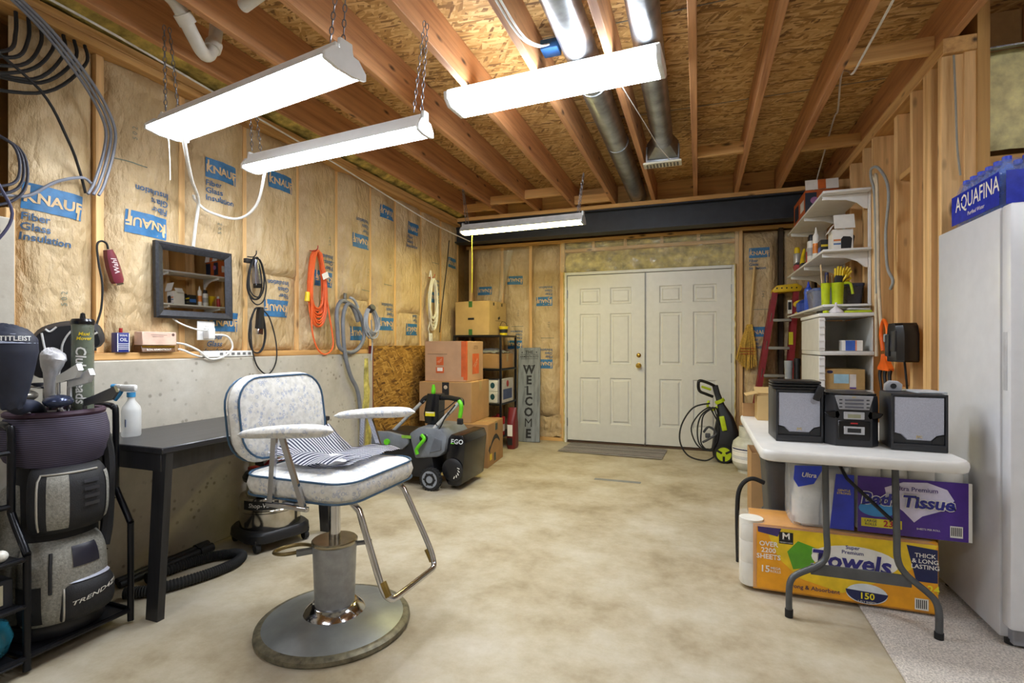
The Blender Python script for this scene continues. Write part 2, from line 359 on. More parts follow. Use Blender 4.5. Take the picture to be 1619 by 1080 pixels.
for k, top, u, v, fp, wds, tl in ((0, 1, 1.525, 1.87, 0, 1, -.06), (1, 1, 1.955, 1.855, 1, 1, -.03), (2, 1, 2.425, 2.295, 0, 1, 0), (2, 0, 2.44, 1.345, 0, 1, 0), (3, 1, 2.90, 2.37, 0, 0, 0), (3, 0, 2.88, 1.46, 1, 1, 0),
                                (4, 1, 3.37, 1.73, 1, 1, 0), (5, 1, 3.83, 2.12, 1, 1, 0), (6, 1, 4.26, 2.48, 1, 0, 0), (6, 0, 4.25, 1.40, 1, 1, 0), (7, 1, 4.72, 2.42, 0, 1, 0), (7, 0, 4.73, 1.36, 1, 1, 0),
                                (8, 1, 5.2, 1.74, 1, 1, 0), (5, 0, 3.82, 1.30, 1, 0, 0), (9, 1, 5.66, 2.2, 0, 0, 0)):
    o, P = WB[k][0 if top else 1]; knauf(o, P, u, v, bool(fp), .225, bool(wds), tl)
for k, u, v in ((0, 1.57, 1.42), (1, 1.90, 2.34), (2, 2.40, 1.93), (4, 3.45, 2.05), (5, 3.95, 1.86), (6, 4.3, 1.95), (8, 5.25, 2.3)): stamp(*WB[k][0], u, v)
# lower framed part beyond the concrete: OSB sheet with a dark red edge strip
B().bx(-3.0, -2.80, 3.92, 6.2, 0, 1.12).make('lower_panel', M('#8a6c3a', .8), wl)
B().bx(-2.80, -2.788, 3.93, 5.35, .02, 1.19, .002, 1).make('osb_sheet', OSBW, wl)
def streak(u, v):
    wv = .035 + .055 * v + .02 * noise.noise((1, v * 9, 4)); return Vector((-2.7485 + .012 * math.sin(PI * u) * (.5 + .5 * abs(noise.noise((u * 4, v * 14, 2)))), 3.80 + (u - .5) * 2 * wv * .8 + .02 * noise.noise((2, v * 5, 1)), 1.08 - .95 * v))
B().grid(streak, 8, 60).make('foam_streak', M('#aba057', .8, 0, .25, 18, .4, 30), wl, smooth=60)
B().bx(-2.80, -2.765, 3.905, 3.93, .0, 1.19, .002, 1).make('edge_strip', M('#6d2a2c', .6), wl)
# ---- back wall
wb = tag(B().bx(-3.05, 2.75, 6.34, 6.42, 0, DECK).make('wall_back', M('#7d6238', .8), origin=(0, 6.34, 0)), kind='structure')
for x in (-2.40, -2.01, -1.605): B().bx(x - .019, x + .019, YB + .012, 6.34, .04, 2.46, .002, 1).make('stud', STUD, wb)
for x in (-1.575, .40, .44): B().bx(x - .019, x + .019, YB - .02, 6.34, .04, 2.46, .002, 1).make('stud', STUD, wb)
for x in (-2.83, .835): B().bx(x - .022, x + .022, YB - .03, 6.34, .0, 2.46, .002, 1).make('stud', M('#3b2d1e', .7) if x > 0 else STUD, wb)
B().bx(-2.9, -1.55, YB - .01, 6.34, 0, .04, .002, 1).make('bottom_plate', STUDX, wb); B().bx(.38, 1.17, YB - .01, 6.34, 0, .04, .002, 1).make('bottom_plate', STUDX, wb)
B().bx(-2.9, 1.17, YB - .01, 6.34, 2.46, 2.5, .002, 1).make('top_plate', STUDX, wb)
B().bx(-1.555, .38, YB - .015, 6.30, 2.34, 2.378, .002, 1).make('header', STUDX, wb); 
for x in (-1.2, -.82, -.40, .0): B().bx(x - .019, x + .019, YB - .01, 6.34, 2.379, 2.459, .002, 1).make('cripple_stud', STUD, wb)
q1, q2, q3 = batt(wb, 'y', YB, -2.80, -2.41, .04, 2.46, 61, .07), batt(wb, 'y', YB, -2.39, -2.02, .04, 2.46, 62, .07), batt(wb, 'y', YB, -2.0, -1.62, .30, 2.46, 63, .07)
q4, q5 = batt(wb, 'y', YB, .465, .81, .04, 2.44, 64, .075), batt(wb, 'y', YB, .86, 1.16, .04, 2.44, 65)
knauf(*q2, -2.20, 2.02, True, .2, False); knauf(*q2, -2.2, 1.20, True, .2); knauf(*q3, -1.81, 1.74, True, .21); knauf(*q3, -1.81, .96, True, .21); knauf(*q4, .62, 2.20, False, .2); knauf(*q4, .62, 1.34, False, .2); knauf(*q1, -2.62, 1.9, True, .2, False)
stamp(*q3, -1.75, 1.45); stamp(*q4, .66, 1.75); stamp(*q2, -2.15, 1.6)
def fw(z0, z1, sd): return lambda u, v: Vector((-1.55 + 1.93 * u, YB + .05 - .05 * math.sin(PI * v) - .03 * noise.noise((u * 14, v * 3, sd)), z0 + (z1 - z0) * v))
B().grid(fw(2.08, 2.34, 2), 60, 8).make('fiberglass', FIBER, wb); B().grid(fw(2.38, 2.46, 9), 60, 4).make('fiberglass', FIBER, wb)
def film(u, v): return Vector((-1.60 + 2.02 * u, YB - .035 - .05 * abs(noise.noise((u * 9, v * 2, 3))) - .025 * abs(noise.noise((u * 26 + v * 5, v * 6, 8))), 2.09 + .36 * v))
B().grid(film, 110, 14).make('plastic_film', PLASTICF, wb, smooth=70)
def film2(u, v): return Vector((-2.30 - .10 * (1 - v) + .12 * (u - .5) * (.4 + v), YB - .07 - .03 * math.sin(PI * u) - .02 * abs(noise.noise((u * 4, v * 6, 3))), 1.75 + .65 * v))
B().grid(film2, 14, 20).make('plastic_film', PLASTICF, wb, smooth=70)
def rag(u, v): return Vector((-2.0 + .40 * u, YB + .02 - .06 * abs(noise.noise((u * 5, v * 4, 5))), .04 + .27 * v + .02 * math.sin(u * 9)))
B().grid(rag, 20, 14).make('torn_paper', KRAFT, wb, smooth=70)
# door frame and doors
JW = M('#d5d5cf', .4, 0, .02)
B().bx(-1.555, -1.523, YB - .05, 6.33, 0, 2.085, .003, 1).make('door_jamb', JW, wb); B().bx(.348, .38, YB - .05, 6.33, 0, 2.085, .003, 1).make('door_jamb', JW, wb)
B().bx(-1.523, .348, YB - .05, 6.33, 2.05, 2.085, .003, 1).make('door_jamb', JW, wb)
B().bx(-1.523, .348, YB - .03, 6.33, 0, .022, .003, 1).make('threshold', M('#4a3527', .5), wb)
for s, sd in ((-1.556, 1), (.381, 2)):
    B().grid(lambda u, v: Vector((s + (.02 * u - .01) + .008 * noise.noise((v * 30, 1, sd)), YB - .045 - .018 * math.sin(PI * u) - .01 * noise.noise((v * 40, u, sd)), 2.09 * v)), 4, 90).make('foam_seal', M('#d8c483', .9, 0, .1), wb)
DOORM = M('#d6d5cf', .38, 0, .015)
def door(name, x0, x1):
    bm = bmesh.new(); yf = YB - .02; W = x1 - x0; z0, z1 = .03, 2.045
    xs = [0, .155, .405, W - .405, W - .155, W]; zs = [0, .21, .77, .93, 1.545, 1.655, 1.855, z1 - z0]
    vv = [[bm.verts.new((x0 + x, yf, z0 + z)) for z in zs] for x in xs]; pan = []
    for i in range(5):
        for j in range(7):
            f = bm.faces.new((vv[i][j], vv[i+1][j], vv[i+1][j+1], vv[i][j+1]))
            if i in (1, 3) and j in (1, 3, 5): pan.append(f)
    bmesh.ops.recalc_face_normals(bm, faces=bm.faces)
    if bm.faces[:][0].normal.y > 0: bmesh.ops.reverse_faces(bm, faces=bm.faces)
    bmesh.ops.inset_individual(bm, faces=pan, thickness=.016, depth=-.014)
    bmesh.ops.inset_individual(bm, faces=pan, thickness=.022, depth=0)
    bmesh.ops.inset_individual(bm, faces=pan, thickness=.022, depth=.012)
    b = B(bm); b.bx(x0, x1, yf + .016, yf + .045, z0, z1)
    b.bx(x0, x1, yf, yf + .017, z0 - .0, z0 + .001); b.bx(x0, x0 + .001, yf, yf + .017, z0, z1); b.bx(x1 - .001, x1, yf, yf + .017, z0, z1); b.bx(x0, x1, yf, yf + .017, z1 - .001, z1)
    me = bpy.data.meshes.new(name); lo = Vector(((x0 + x1) / 2, yf, 0)); b.bm.transform(Matrix.Translation(-lo)); b.bm.to_mesh(me); b.bm.free(); me.materials.append(DOORM)
    o = bpy.data.objects.new(name, me); col.objects.link(o); o.location = lo; WM[o] = Matrix.Translation(lo); return tag(o, kind='structure')
d1 = door('door_1', -1.521, -.592); d2 = door('door_2', -.582, .346)
for o, x in ((d1, -1.522), (d2, .347)):
    for z in (.25, 1.05, 1.82): B().cyl((x, YB - .032, z - .05), (x, YB - .032, z + .05), .008, n=10).make('hinge', STEEL, o)
for z, r in ((1.075, .026), (.955, .03)):
    k = B().lathe([(r, 0), (r, .006), (r * .5, .01), (r * .45, .03), (r * .9, .04), (r, .055), (r * .7, .066), (0, .068)] if z < 1 else [(r, 0), (r, .008), (r * .7, .016), (r * .4, .018), (0, .019)], (-.66, YB - .02, z), 20, hexrot('X', 90)).make('door_knob' if z < 1 else 'deadbolt', BRASS, d1)
B().bx(-.594, -.580, YB - .034, YB - .02, .03, 2.045, .003, 1).make('astragal', M('#8f8f8c', .4, .2), d1)
B().cyl((-.587, YB - .04, .05), (-.587, YB - .04, .02), .008, n=10).make('foot_bolt', CHROME, d1)
# ---- right wall: open studs in front of plywood
wr = tag(B().bx(1.31, 1.36, 3.2, 6.4, 0, DECK).make('wall_right', wood('plywood', '#9c733e', '#bf9455', 'Z', 12), origin=(1.31, 4.5, 0)), kind='structure')
B().bx(XR, 1.31, 3.2, 6.2, .0, .04, .002, 1).make('bottom_plate', PLATE, wr); B().bx(XR, 1.31, 3.2, 6.2, 2.68, JB - .001, .003, 1).make('top_plate', PLATE, wr)
for y, wd in ((3.245, .04), (3.40, .10), (3.62, .035), (3.97, .06), (4.33, .04), (4.55, .04), (4.90, .04), (5.33, .04), (5.75, .04), (6.12, .04)):
    B().bx(XR + (.0 if wd != .06 else .03), 1.31, y - wd / 2, y + wd / 2, .041, 2.679, .003, 1).make('stud', STUD, wr)
B().bx(XR + .01, 1.31, 3.66, 3.93, .9, .94, .003, 1).make('blocking', PLATE, wr); B().bx(XR + .04, 1.31, 3.65, 3.93, 2.25, 2.29, .003, 1).make('blocking', PLATE, wr)
# return wall beside the refrigerator, with exposed yellow insulation
w2 = tag(B().bx(1.365, 2.75, 3.50, 3.56, 0, DECK).make('wall_return', M('#9a7344', .8), origin=(2, 3.5, 0)), kind='structure')
B().bx(1.262, 1.345, 3.215, 3.30, .0, 2.74, .003, 1).make('stud', STUD, w2)
def yb(u, v): return Vector((1.37 + .9 * u, 3.40 - .05 * math.sin(PI * min(1, max(0, v))) ** .4 - .012 * noise.noise((u * 9, v * 9, 4)), 2.22 + .52 * v))
B().grid(yb, 24, 16).make('insulation_batt', M('#e8dda6', .95, 0, .12, 14, .7, 40), w2, smooth=60)
B().grid(lambda u, v: Vector((1.33 + .95 * u, 3.28 + .1 * math.sin(v * 2) + .01 * noise.noise((u * 20, v * 6, 1)), 2.705 + .05 * v)), 30, 4).make('foil_strip', M('#b9bdc2', .25, .9, .2, 9, .5, 20), w2, smooth=60)
B().bx(1.36, 2.7, 3.42, 3.50, 2.12, 2.2, .003, 1).make('blocking', STUDX, w2)
# far side and the wall behind the photographer
tag(B().bx(2.72, 2.78, -2.3, 3.5, 0, DECK).make('wall_side', M('#c9c2b2', .8), origin=(2.72, 0, 0)), kind='structure')
tag(B().bx(-3.05, 2.75, -2.36, -2.28, 0, DECK).make('wall_front', M('#c9c2b2', .8), origin=(0, -2.3, 0)), kind='structure')
# carpet remnant
tag(B().bx(.69, 2.6, .7, 3.15, .001, .009, .003, 1).make('carpet_remnant', M('#c6beb6', .95, 0, .2, 160, .6, 180)), 'speckled off-white carpet remnant on the concrete under the refrigerator', 'carpet')

# ================================================================== CEILING SERVICES AND LAMPS
def links(b, a, c, step=.026):
    a, c = Vector(a), Vector(c); n = max(2, int((c - a).length / step)); d = (c - a) / n; dn = d.normalized(); u = dn.orthogonal().normalized(); v = dn.cross(u)
    for k in range(n):
        m = a + d * (k + .5); q = u if k % 2 else v
        b.tube([m + dn * (.016 * math.cos(t)) + q * (.007 * math.sin(t)) for t in [2*PI*i/8 for i in range(8)]], .0022, 4, True)
    return b
def shop_light(name, label, A, C, wd, power, tint, hang, hous=WHITE, group=None):
    A, C = Vector(A), Vector(C); mid = (A + C) / 2; L = (C - A).length; ang = math.atan2(C.y - A.y, C.x - A.x)
    t = thing(name, label, 'shop light', mid, ang, group)
    h = wd / 2
    prof = [(-h, 0), (-h * .96, .004), (-h * .5, .045), (-h * .42, .075), (h * .42, .075), (h * .5, .045), (h * .96, .004), (h, 0), (h * .5, .03), (h * .4, .058), (-h * .4, .058), (-h * .5, .03)]
    B().prism(prof, 'x', -L/2, L/2).make('housing', hous, t, True)
    pr2 = [(-h * .93, .002), (-h * .8, -.012), (-h * .4, -.02), (h * .4, -.02), (h * .8, -.012), (h * .93, .002), (h * .45, .028), (-h * .45, .028)]
    B().prism(pr2, 'x', -L/2 + .012, L/2 - .012).make('diffuser', emit('lamp_' + name, tint, power), t, True)
    for s in (-1, 1):
        ec = [(-h, -.014), (-h, .012), (-h * .62, .05), (-h * .3, .05), (-h * .3, .095), (h * .3, .095), (h * .3, .05), (h * .62, .05), (h, .012), (h, -.014), (h * .4, -.024), (-h * .4, -.024)]
        B().prism(ec, 'x', s * (L/2 - .004), s * (L/2 + .012), .002, 1).make('end_cap', hous, t, True)
        b = B(); x = s * (L/2 - .04)
        for q in (-1, 1): links(b, (x, q * .03, .09), (x + s * .05, q * .012, hang - mid.z))
        b.make('chain', STEEL, t, True)
    return t
shop_light('shop_light', 'large bright LED shop light over the barber chair, ribbed reflector, on chains', (-2.44, 1.78, 2.235), (-1.24, 1.58, 2.235), .20, P_SHOP, LAMP_COOL, JB)
shop_light('shop_light', 'slim white LED shop light hung parallel behind the larger ribbed one', (-2.47, 2.31, 2.235), (-1.25, 2.19, 2.235), .13, P_SHOP, LAMP_COOL, JB)
t4 = shop_light('shop_light', 'warm shop light hanging in front of the dark steel beam', (-2.21, 4.66, 2.32), (-.99, 4.60, 2.32), .15, P_FAR, LAMP_WARM, JB, M('#b9bbbb', .4, .2))
tag(B().tube([(-2.12, 4.66, 2.295), (-2.125, 4.67, 1.9), (-2.13, 4.68, 1.72)], .004, 6).make('pull_cord', M('#c9c23a', .6), t4))
def wrap_light(label, A, C, wd, power, group=None):
    A, C = Vector(A), Vector(C); mid = (A + C) / 2; L = (C - A).length
    t = thing('wraparound_light', label, 'ceiling light', mid, math.atan2(C.y - A.y, C.x - A.x), group); h = wd / 2
    B().bx(-L/2, L/2, -h * .8, h * .8, .06, .098, .003, 1).make('pan', WHITE, t, True)
    B().prism([(-h, .07), (-h * .94, .03), (-h * .62, .0), (h * .62, .0), (h * .94, .03), (h, .07)], 'x', -L/2 + .02, L/2 - .02).make('lens', emit('lamp_wrap', LAMP_COOL, power), t, True)
    for s in (-1, 1): B().prism([(-h, .075), (-h * .94, .03), (-h * .62, -.002), (h * .62, -.002), (h * .94, .03), (h, .075)], 'x', s * (L/2 - .02), s * (L/2 + .006), .002, 1).make('end_cap', M('#dfe4e6', .3), t, True)
    return t
wrap_light('wide white wraparound light fixed under the joists beside the ducts', (-1.44, 2.91, 2.66), (-.18, 2.84, 2.66), .27, P_WRAP)
wrap_light('white wraparound light under the joists near the front wall, left of the entry', (-1.9, -.9, 2.66), (-.65, -.9, 2.66), .27, P_BACK)
wrap_light('white wraparound light under the joists in front of the refrigerator', (.85, 1.05, 2.66), (2.1, 1.05, 2.66), .27, P_BACK)
du = thing('air_duct', 'long round galvanized air duct running between joists to the beam', 'duct', (-.64, 4, 2.74)); b = B()
b.tube([(-.62, -2.2, 2.85), (-.62, 2, 2.85), (-.63, 5.84, 2.85)], .09, 24).make('pipe', GALV, du)
for y in (.6, 3.2, 4.2): B().tube([(-.622, y, 2.85), (-.622, y + .03, 2.85)], .093, 24).make('joint_band', GALV, du)
du = thing('air_duct', 'shorter galvanized air duct ending in a flared boot with a floor register', 'duct', (-.27, 3, 2.7)); B().tube([(-.24, -2.2, 2.85), (-.25, 2, 2.85), (-.27, 4.28, 2.85)], .08, 24).make('pipe', GALV, du)
B().loft([[(-.27 + .08 * math.cos(2*PI*k/24), 4.27, 2.85 + .08 * math.sin(2*PI*k/24)) for k in range(24)], [(-.28 + .13 * max(-1, min(1, 1.4 * math.cos(2*PI*k/24))), 4.42, 2.80 + .075 * max(-1, min(1, 1.4 * math.sin(2*PI*k/24)))) for k in range(24)]]).make('boot', GALV, du)
B().bx(-.415, -.145, 4.40, 4.50, 2.715, 2.85, .004, 1).make('boot_box', GALV, du)
g = B().bx(-.435, -.13, 4.39, 4.51, 2.70, 2.716, .003, 1).make('register', M('#d2cdb8', .5), du)
for k in range(10): B().bx(-.41 + k * .027, -.397 + k * .027, 4.41, 4.49, 2.696, 2.701).make('louver', M('#5c584c', .6), g)
pt = thing('drain_trap', 'white plastic drain trap hanging below a joist beside the ribbed shop light', 'pipe', (-2.33, 1.9, 2.66))
B().tube(sm([(-2.29, 1.55, 2.84), (-2.29, 1.70, 2.80), (-2.30, 1.80, 2.70), (-2.33, 1.88, 2.66), (-2.37, 1.95, 2.70), (-2.38, 1.99, 2.80), (-2.38, 2.0, 2.9)], 6), .032, 14).make('bend', PVC, pt)
for p, q in (((-2.293, 1.74, 2.765), (-2.297, 1.775, 2.735)), ((-2.377, 1.97, 2.735), (-2.38, 1.985, 2.775))): B().cyl(p, q, .041, n=18).make('slip_nut', PVC, pt)
pp = thing('drain_pipe', 'short white plastic drain pipe with a cap poking out between joists', 'pipe', (-1.88, 1.84, 2.8))
B().cyl((-1.793, 1.802, 2.829), (-2.02, 1.84, 2.80), .03).make('pipe', PVC, pp); B().cyl((-1.80, 1.803, 2.828), (-1.87, 1.815, 2.818), .037).make('coupling', PVC, pp)
def cord(name, label, cat, pts, r, mat, n=8, seg=6, group=None, closed=False):
    return tag(B().tube(sm(pts, seg, closed), r, n, closed).make(name, mat), label, cat, group)
cord('cable', 'white electrical cable stapled along the joist near the shelf wall', 'cable', [(.80, 1.8, 2.755), (.82, 2.6, 2.75), (.83, 3.2, 2.752), (.83, 3.42, 2.752), (.85, 3.6, 2.85), (.87, 3.85, 2.95), (.95, 4.3, 2.90), (1.0, 4.66, 2.97), (1.02, 5.3, 2.75), (1.03, 5.7, 2.6)], .006, WHITECORD)
for k, dx in enumerate((0, .018)): cord('cable', ('upper' if k else 'lower') + ' white cable of the pair stapled to the joist beside the round duct', 'cable', [(-.86 + dx, .6, 2.754), (-.855 + dx, 1.9, 2.75), (-.85 + dx, 2.4, 2.752), (-.82 + dx, 2.62, 2.80), (-.80 + dx, 2.745, 2.87)], .006, WHITECORD)
tag(B().box((-.785, 2.80, 2.88), (.10, .10, .055), None, .006).make('junction_box', M('#2c5f9a', .5)), 'blue plastic electrical box behind the wraparound light', 'electrical box')
cord('cable', 'thin white cable slung along the top of the insulated wall', 'cable', [(-2.74, 1.0, 2.745), (-2.72, 1.6, 2.74), (-2.72, 2.4, 2.70), (-2.74, 3.3, 2.66), (-2.76, 4.2, 2.60), (-2.72, 5.0, 2.52), (-2.6, 5.65, 2.45)], .006, WHITECORD)
cord('cable', 'thin pull wire hanging in front of the galvanized register boot', 'cable', [(-.42, 3.0, 2.70), (-.36, 3.6, 2.74), (-.30, 4.1, 2.75), (-.25, 4.26, 2.72), (-.22, 4.37, 2.71)], .003, WHITECORD, 6)
# ================================================================== BARBER CHAIR (faces +X)
FLORAL = floral(); PIPING = M('#34536e', .4)
ch = thing('barber_chair', 'pale blue floral barber chair with chrome arms on a round hydraulic base', 'barber chair', (-1.47, 1.81, 0))
cx, cy = -1.47, 1.81
B().lathe([(.312, .0), (.318, .008), (.316, .022), (.304, .03), (.29, .032)], (cx, cy, 0), 56).make('base_rim', M('#6f6a58', .5, .4, .25, 30), ch)
B().lathe([(.29, .012), (.291, .031), (.24, .046), (.16, .060), (.10, .066), (0, .066)], (cx, cy, 0), 56).make('base', M('#8d9294', .38, .45, .08, 8), ch)
B().lathe([(.125, .058), (.128, .064), (.118, .078), (.096, .094), (.09, .097), (0, .097)], (cx, cy, 0), 40).make('collar', CHROME, ch)
B().lathe([(.082, .09), (.082, .10), (.091, .345), (.091, .35), (0, .35)], (cx, cy, 0), 40).make('pump_cylinder', M('#96989a', .42, .5, .06, 30), ch)
B().lathe([(.092, .35), (.095, .354), (.095, .363), (.09, .368), (0, .368)], (cx, cy, 0), 40).make('cylinder_cap', M('#a39a86', .25, .9, .1), ch)
B().cyl((cx, cy, .366), (cx, cy, .59), .024, n=24).make('piston', CHROME, ch)
lv = B().tube(sm([(cx - .07, cy - .05, .345), (cx - .15, cy - .04, .335), (cx - .21, cy - .075, .325), (cx - .215, cy - .12, .32), (cx - .15, cy - .125, .325), (cx - .09, cy - .065, .328)], 6), .008, 10).make('pump_lever', M('#8f7d54', .35, .8, .2), ch)
B().cyl((cx - .115, cy - .10, .325), (cx - .07, cy - .05, .325), .015, n=6).make('lever_nut', STEEL, lv)
B().cyl((cx + .07, cy + .055, .335), (cx + .125, cy + .09, .338), .011, n=6).make('lever_bolt', STEEL, ch)
B().bx(cx - .19, cx + .19, cy - .025, cy + .025, .585, .602, .003, 1).bx(cx - .03, cx + .03, cy - .27, cy + .27, .583, .598, .003, 1).bx(cx - .09, cx + .09, cy - .09, cy + .09, .57, .6, .006, 1).make('seat_frame', STEEL, ch)
SW, SD = .53, .52
seat_m = Matrix.Translation((cx - .0, cy, .60))
st = B().cushion(SW, SD, .085, .10, seat_m, .022).make('seat', FLORAL, ch)
for z, i in ((.606, .004), (.681, .006)):
    B().tube([(cx + x * (1 - i * 4), cy + y * (1 - i * 4), z) for x, y in rrect(SW + .008, SD + .008, .10, 6)], .0045, 6, True).make('piping', PIPING, st)
bm_ = Matrix.Translation((cx - .265, cy + .005, .735)) @ Matrix.Rotation(R(-8), 4, 'Y') @ Matrix.Rotation(R(90), 4, 'Z') @ Matrix.Rotation(R(90), 4, 'X') @ Matrix.Translation((0, .155, -.055))
bk = B().cushion(.51, .36, .075, .125, bm_, .018).make('backrest', FLORAL, ch)
for z, i in ((.004, .02), (.072, .045)):
    B().tube([bm_ @ Vector((x * (1 - i * 1.2), y * (1 - i * 1.5), z)) for x, y in rrect(.518, .368, .125, 6)], .0045, 6, True).make('piping', PIPING, bk)
B().tube(sm([(cx - .15, cy, .59), (cx - .27, cy, .60), (cx - .33, cy, .68), (cx - .325, cy, .80)], 5), .014, 8).make('back_support', CHROME, ch)
for s in (-1, 1):
    ya = cy + s * .285
    a0, a1 = Vector((cx - .235, ya, .845)), Vector((cx + .225, ya, .885)); n = 14; rings = []
    for k in range(n + 1):
        t = k / n; c = a0.lerp(a1, t); e = (1 - abs(2 * t - 1) ** 5) ** .5 if 0 < t < 1 else .12; e = max(.12, e)
        wv = .040 * e * (.72 + .45 * t if t < .62 else 1.0); hv = .026 * e * (.75 + .4 * t if t < .62 else 1)
        rings.append([c + Vector((0, wv * math.cos(q), .006 * math.sin(PI * t) + hv * math.sin(q))) for q in [2*PI*i/14 for i in range(14)]])
    B().loft(rings).make('armrest', FLORAL, ch)
    yb_ = cy + s * .278
    for xa, xb in ((-.055, -.075), (-.02, .085)):
        B().loft([[(cx + xa - .012, yb_ - .006, .85), (cx + xa + .012, yb_ - .006, .85), (cx + xa + .012, yb_ + .006, .85), (cx + xa - .012, yb_ + .006, .85)], [(cx + xb - .012, yb_ - .006, .585), (cx + xb + .012, yb_ - .006, .585), (cx + xb + .012, yb_ + .006, .585), (cx + xb - .012, yb_ + .006, .585)]]).make('arm_bar', CHROME, ch)
    B().bx(cx - .095, cx + .105, yb_ - .009, yb_ + .009, .577, .595, .003, 1).make('arm_foot', CHROME, ch)
yl, yr = cy - .155, cy + .165
B().tube([(cx + .19, yl, .60)] + sm([(cx + .24, yl, .56), (cx + .345, yl - .01, .30), (cx + .375, yl + .0, .245), (cx + .385, yl + .03, .235)], 5) + sm([(cx + .395, yr - .03, .235), (cx + .39, yr, .25), (cx + .355, yr + .01, .33), (cx + .24, yr, .56)], 5) + [(cx + .19, yr, .60)], .0125, 12).make('footrest', CHROME, ch)
for y in (yl - .008, yr + .008): B().cyl((cx + .352, y, .305), (cx + .378, y, .255), .0132, n=12).make('footrest_sleeve', M('#8a7440', .35, .8, .15), ch)
def cape(u, v):
    x = cx - .20 + .37 * u; y = cy - .17 + .40 * v + .05 * u; rise = .10 * max(0, 1 - u * 3.0) * (.4 + .6 * v)
    return Vector((x - .02 * v, y, .715 + .012 * math.sin(u * 7 + v * 3) + .01 * noise.noise((u * 5, v * 5, 2)) + rise))
cp = B(); cp.grid(cape, 30, 30); bmesh.ops.solidify(cp.bm, geom=cp.bm.faces[:], thickness=.014)
c1 = tag(cp.make('barber_cape', stripes('cape_stripes', 'Y', 18, [(.35, '#2f3350'), (.5, '#d9d9de')]), smooth=60), 'navy and white striped barber cape folded on the chair seat', 'cape')
def cape2(u, v): return Vector((cx - .14 + .26 * u + .03 * v, cy - .19 + .17 * v, .730 + .008 * math.sin(u * 9) + .014 * math.sin(PI * v)))
cq = B(); cq.grid(cape2, 20, 12); bmesh.ops.solidify(cq.bm, geom=cq.bm.faces[:], thickness=.012); cq.make('fold', stripes('cape_stripes_b', 'X', 18, [(.4, '#2f3350'), (.55, '#d9d9de')]), c1, smooth=60)

# ================================================================== LEFT SIDE: DESK, GOLF RACK
DESKM = wood('black_ash', '#141416', '#26262a', 'Z', 40, .35, False); DESKT = wood('black_ash_top', '#1b1b1e', '#2a2a2e', 'Y', 40, .3, False)
dk = thing('desk', 'black ash-grain desk against the concrete wall behind the barber chair', 'desk', (-2.4, 1.85, 0))
B().bx(-2.72, -2.13, 1.53, 2.58, .735, .762, .004, 1).make('desk_top', DESKT, dk); B().bx(-2.71, -2.16, 1.545, 2.565, .655, .734, .003, 1).make('apron', DESKM, dk)
for (x0, y0, x1, y1) in ((-2.165, 1.565, -2.232, 1.57), (-2.165, 2.54, -2.25, 2.69), (-2.69, 2.54, -2.68, 2.66), (-2.69, 1.57, -2.68, 1.57)):
    h, d = .045, .016
    B().loft([[(x1 - h*.8, y1 - d, 0), (x1 + h*.8, y1 - d, 0), (x1 + h*.8, y1 + d, 0), (x1 - h*.8, y1 + d, 0)], [(x0 - h, y0 - d, .735), (x0 + h*.7, y0 - d, .735), (x0 + h*.7, y0 + d, .735), (x0 - h, y0 + d, .735)]]).make('leg', DESKM, dk)
sp = thing('spray_bottle', 'clear spray bottle with a blue trigger on the black desk', 'bottle', (-2.55, 1.68, .762))
B().lathe([(.036, 0), (.04, .006), (.04, .12), (.036, .14), (.016, .17), (.014, .19), (0, .19)], (-2.55, 1.68, .763), 24).make('body', CLEARW, sp)
B().cyl((-2.55, 1.68, .95), (-2.55, 1.68, .972), .018).make('collar', M('#3d8fc4', .4), sp)
B().box((-2.562, 1.676, .992), (.075, .024, .032), hexrot('Z', 20), .008).box((-2.607, 1.659, 1.0), (.03, .018, .02), hexrot('Z', 20), .004).make('spray_head', WHITE, sp)
B().tube(sm([(-2.59, 1.665, .985), (-2.60, 1.661, .965), (-2.622, 1.653, .935)], 4), .009, 8).cyl((-2.62, 1.654, 1.0), (-2.635, 1.649, 1.0), .012).make('trigger', M('#3d8fc4', .4), sp)
B().box((-2.535, 1.643, .83), (.03, .002, .035), hexrot('Z', -25)).make('label_patch', M('#22406f', .5), sp)
RK = M('#17181d', .28, .5); rk = thing('golf_rack', 'black tubular golf organizer rack standing in front of the concrete wall', 'rack', (-2.47, 1.2, 0))
def side(y, top): return sm([(-2.30, y, .012), (-2.30, y, .40), (-2.305, y, .44), (-2.385, y, .56), (-2.395, y, .61), (-2.395, y, top - .04), (-2.41, y, top - .01), (-2.45, y, top), (-2.60, y, top), (-2.655, y, top - .02), (-2.67, y, top - .08), (-2.67, y, .012)], 4)
for y, tp in ((1.513, .935), (1.15, .90), (.80, .90)): B().tube(side(y, tp), .0125, 10).make('side_frame', RK, rk)
for z, x in ((.06, -2.30), (.06, -2.66), (.25, -2.30), (.42, -2.30), (.60, -2.395), (.80, -2.395)):
    B().tube([(x, .8, z), (x, 1.15 if z > .07 else 1.513, z)], .011, 8).make('rail', RK, rk)
for y in (1.513, 1.15): B().tube([(-2.30, y, .06), (-2.66, y, .06)], .010, 8).make('rail', RK, rk)
B().bx(-2.66, -2.30, 1.16, 1.505, .05, .058, .002, 1).make('floor_plate', M('#202126', .4, .3), rk)
for z, x in ((.255, -2.28), (.425, -2.28), (.605, -2.40), (.055, -2.28)): B().bx(-2.66, x, 0.81, 1.13, z - .002, z + .003, .001, 1).make('shelf_mesh', M('#202126', .4, .3), rk)
for z in (.16, .3, .42, .53): B().tube([(-2.40 if z > .45 else -2.45, 1.513, z), (-2.66, 1.513, z)], .003, 5).make('side_wire', RK, rk)
for x in (-2.47, -2.56): B().tube([(x, 1.513, .08), (x, 1.513, .55)], .003, 5).make('side_wire', RK, rk)
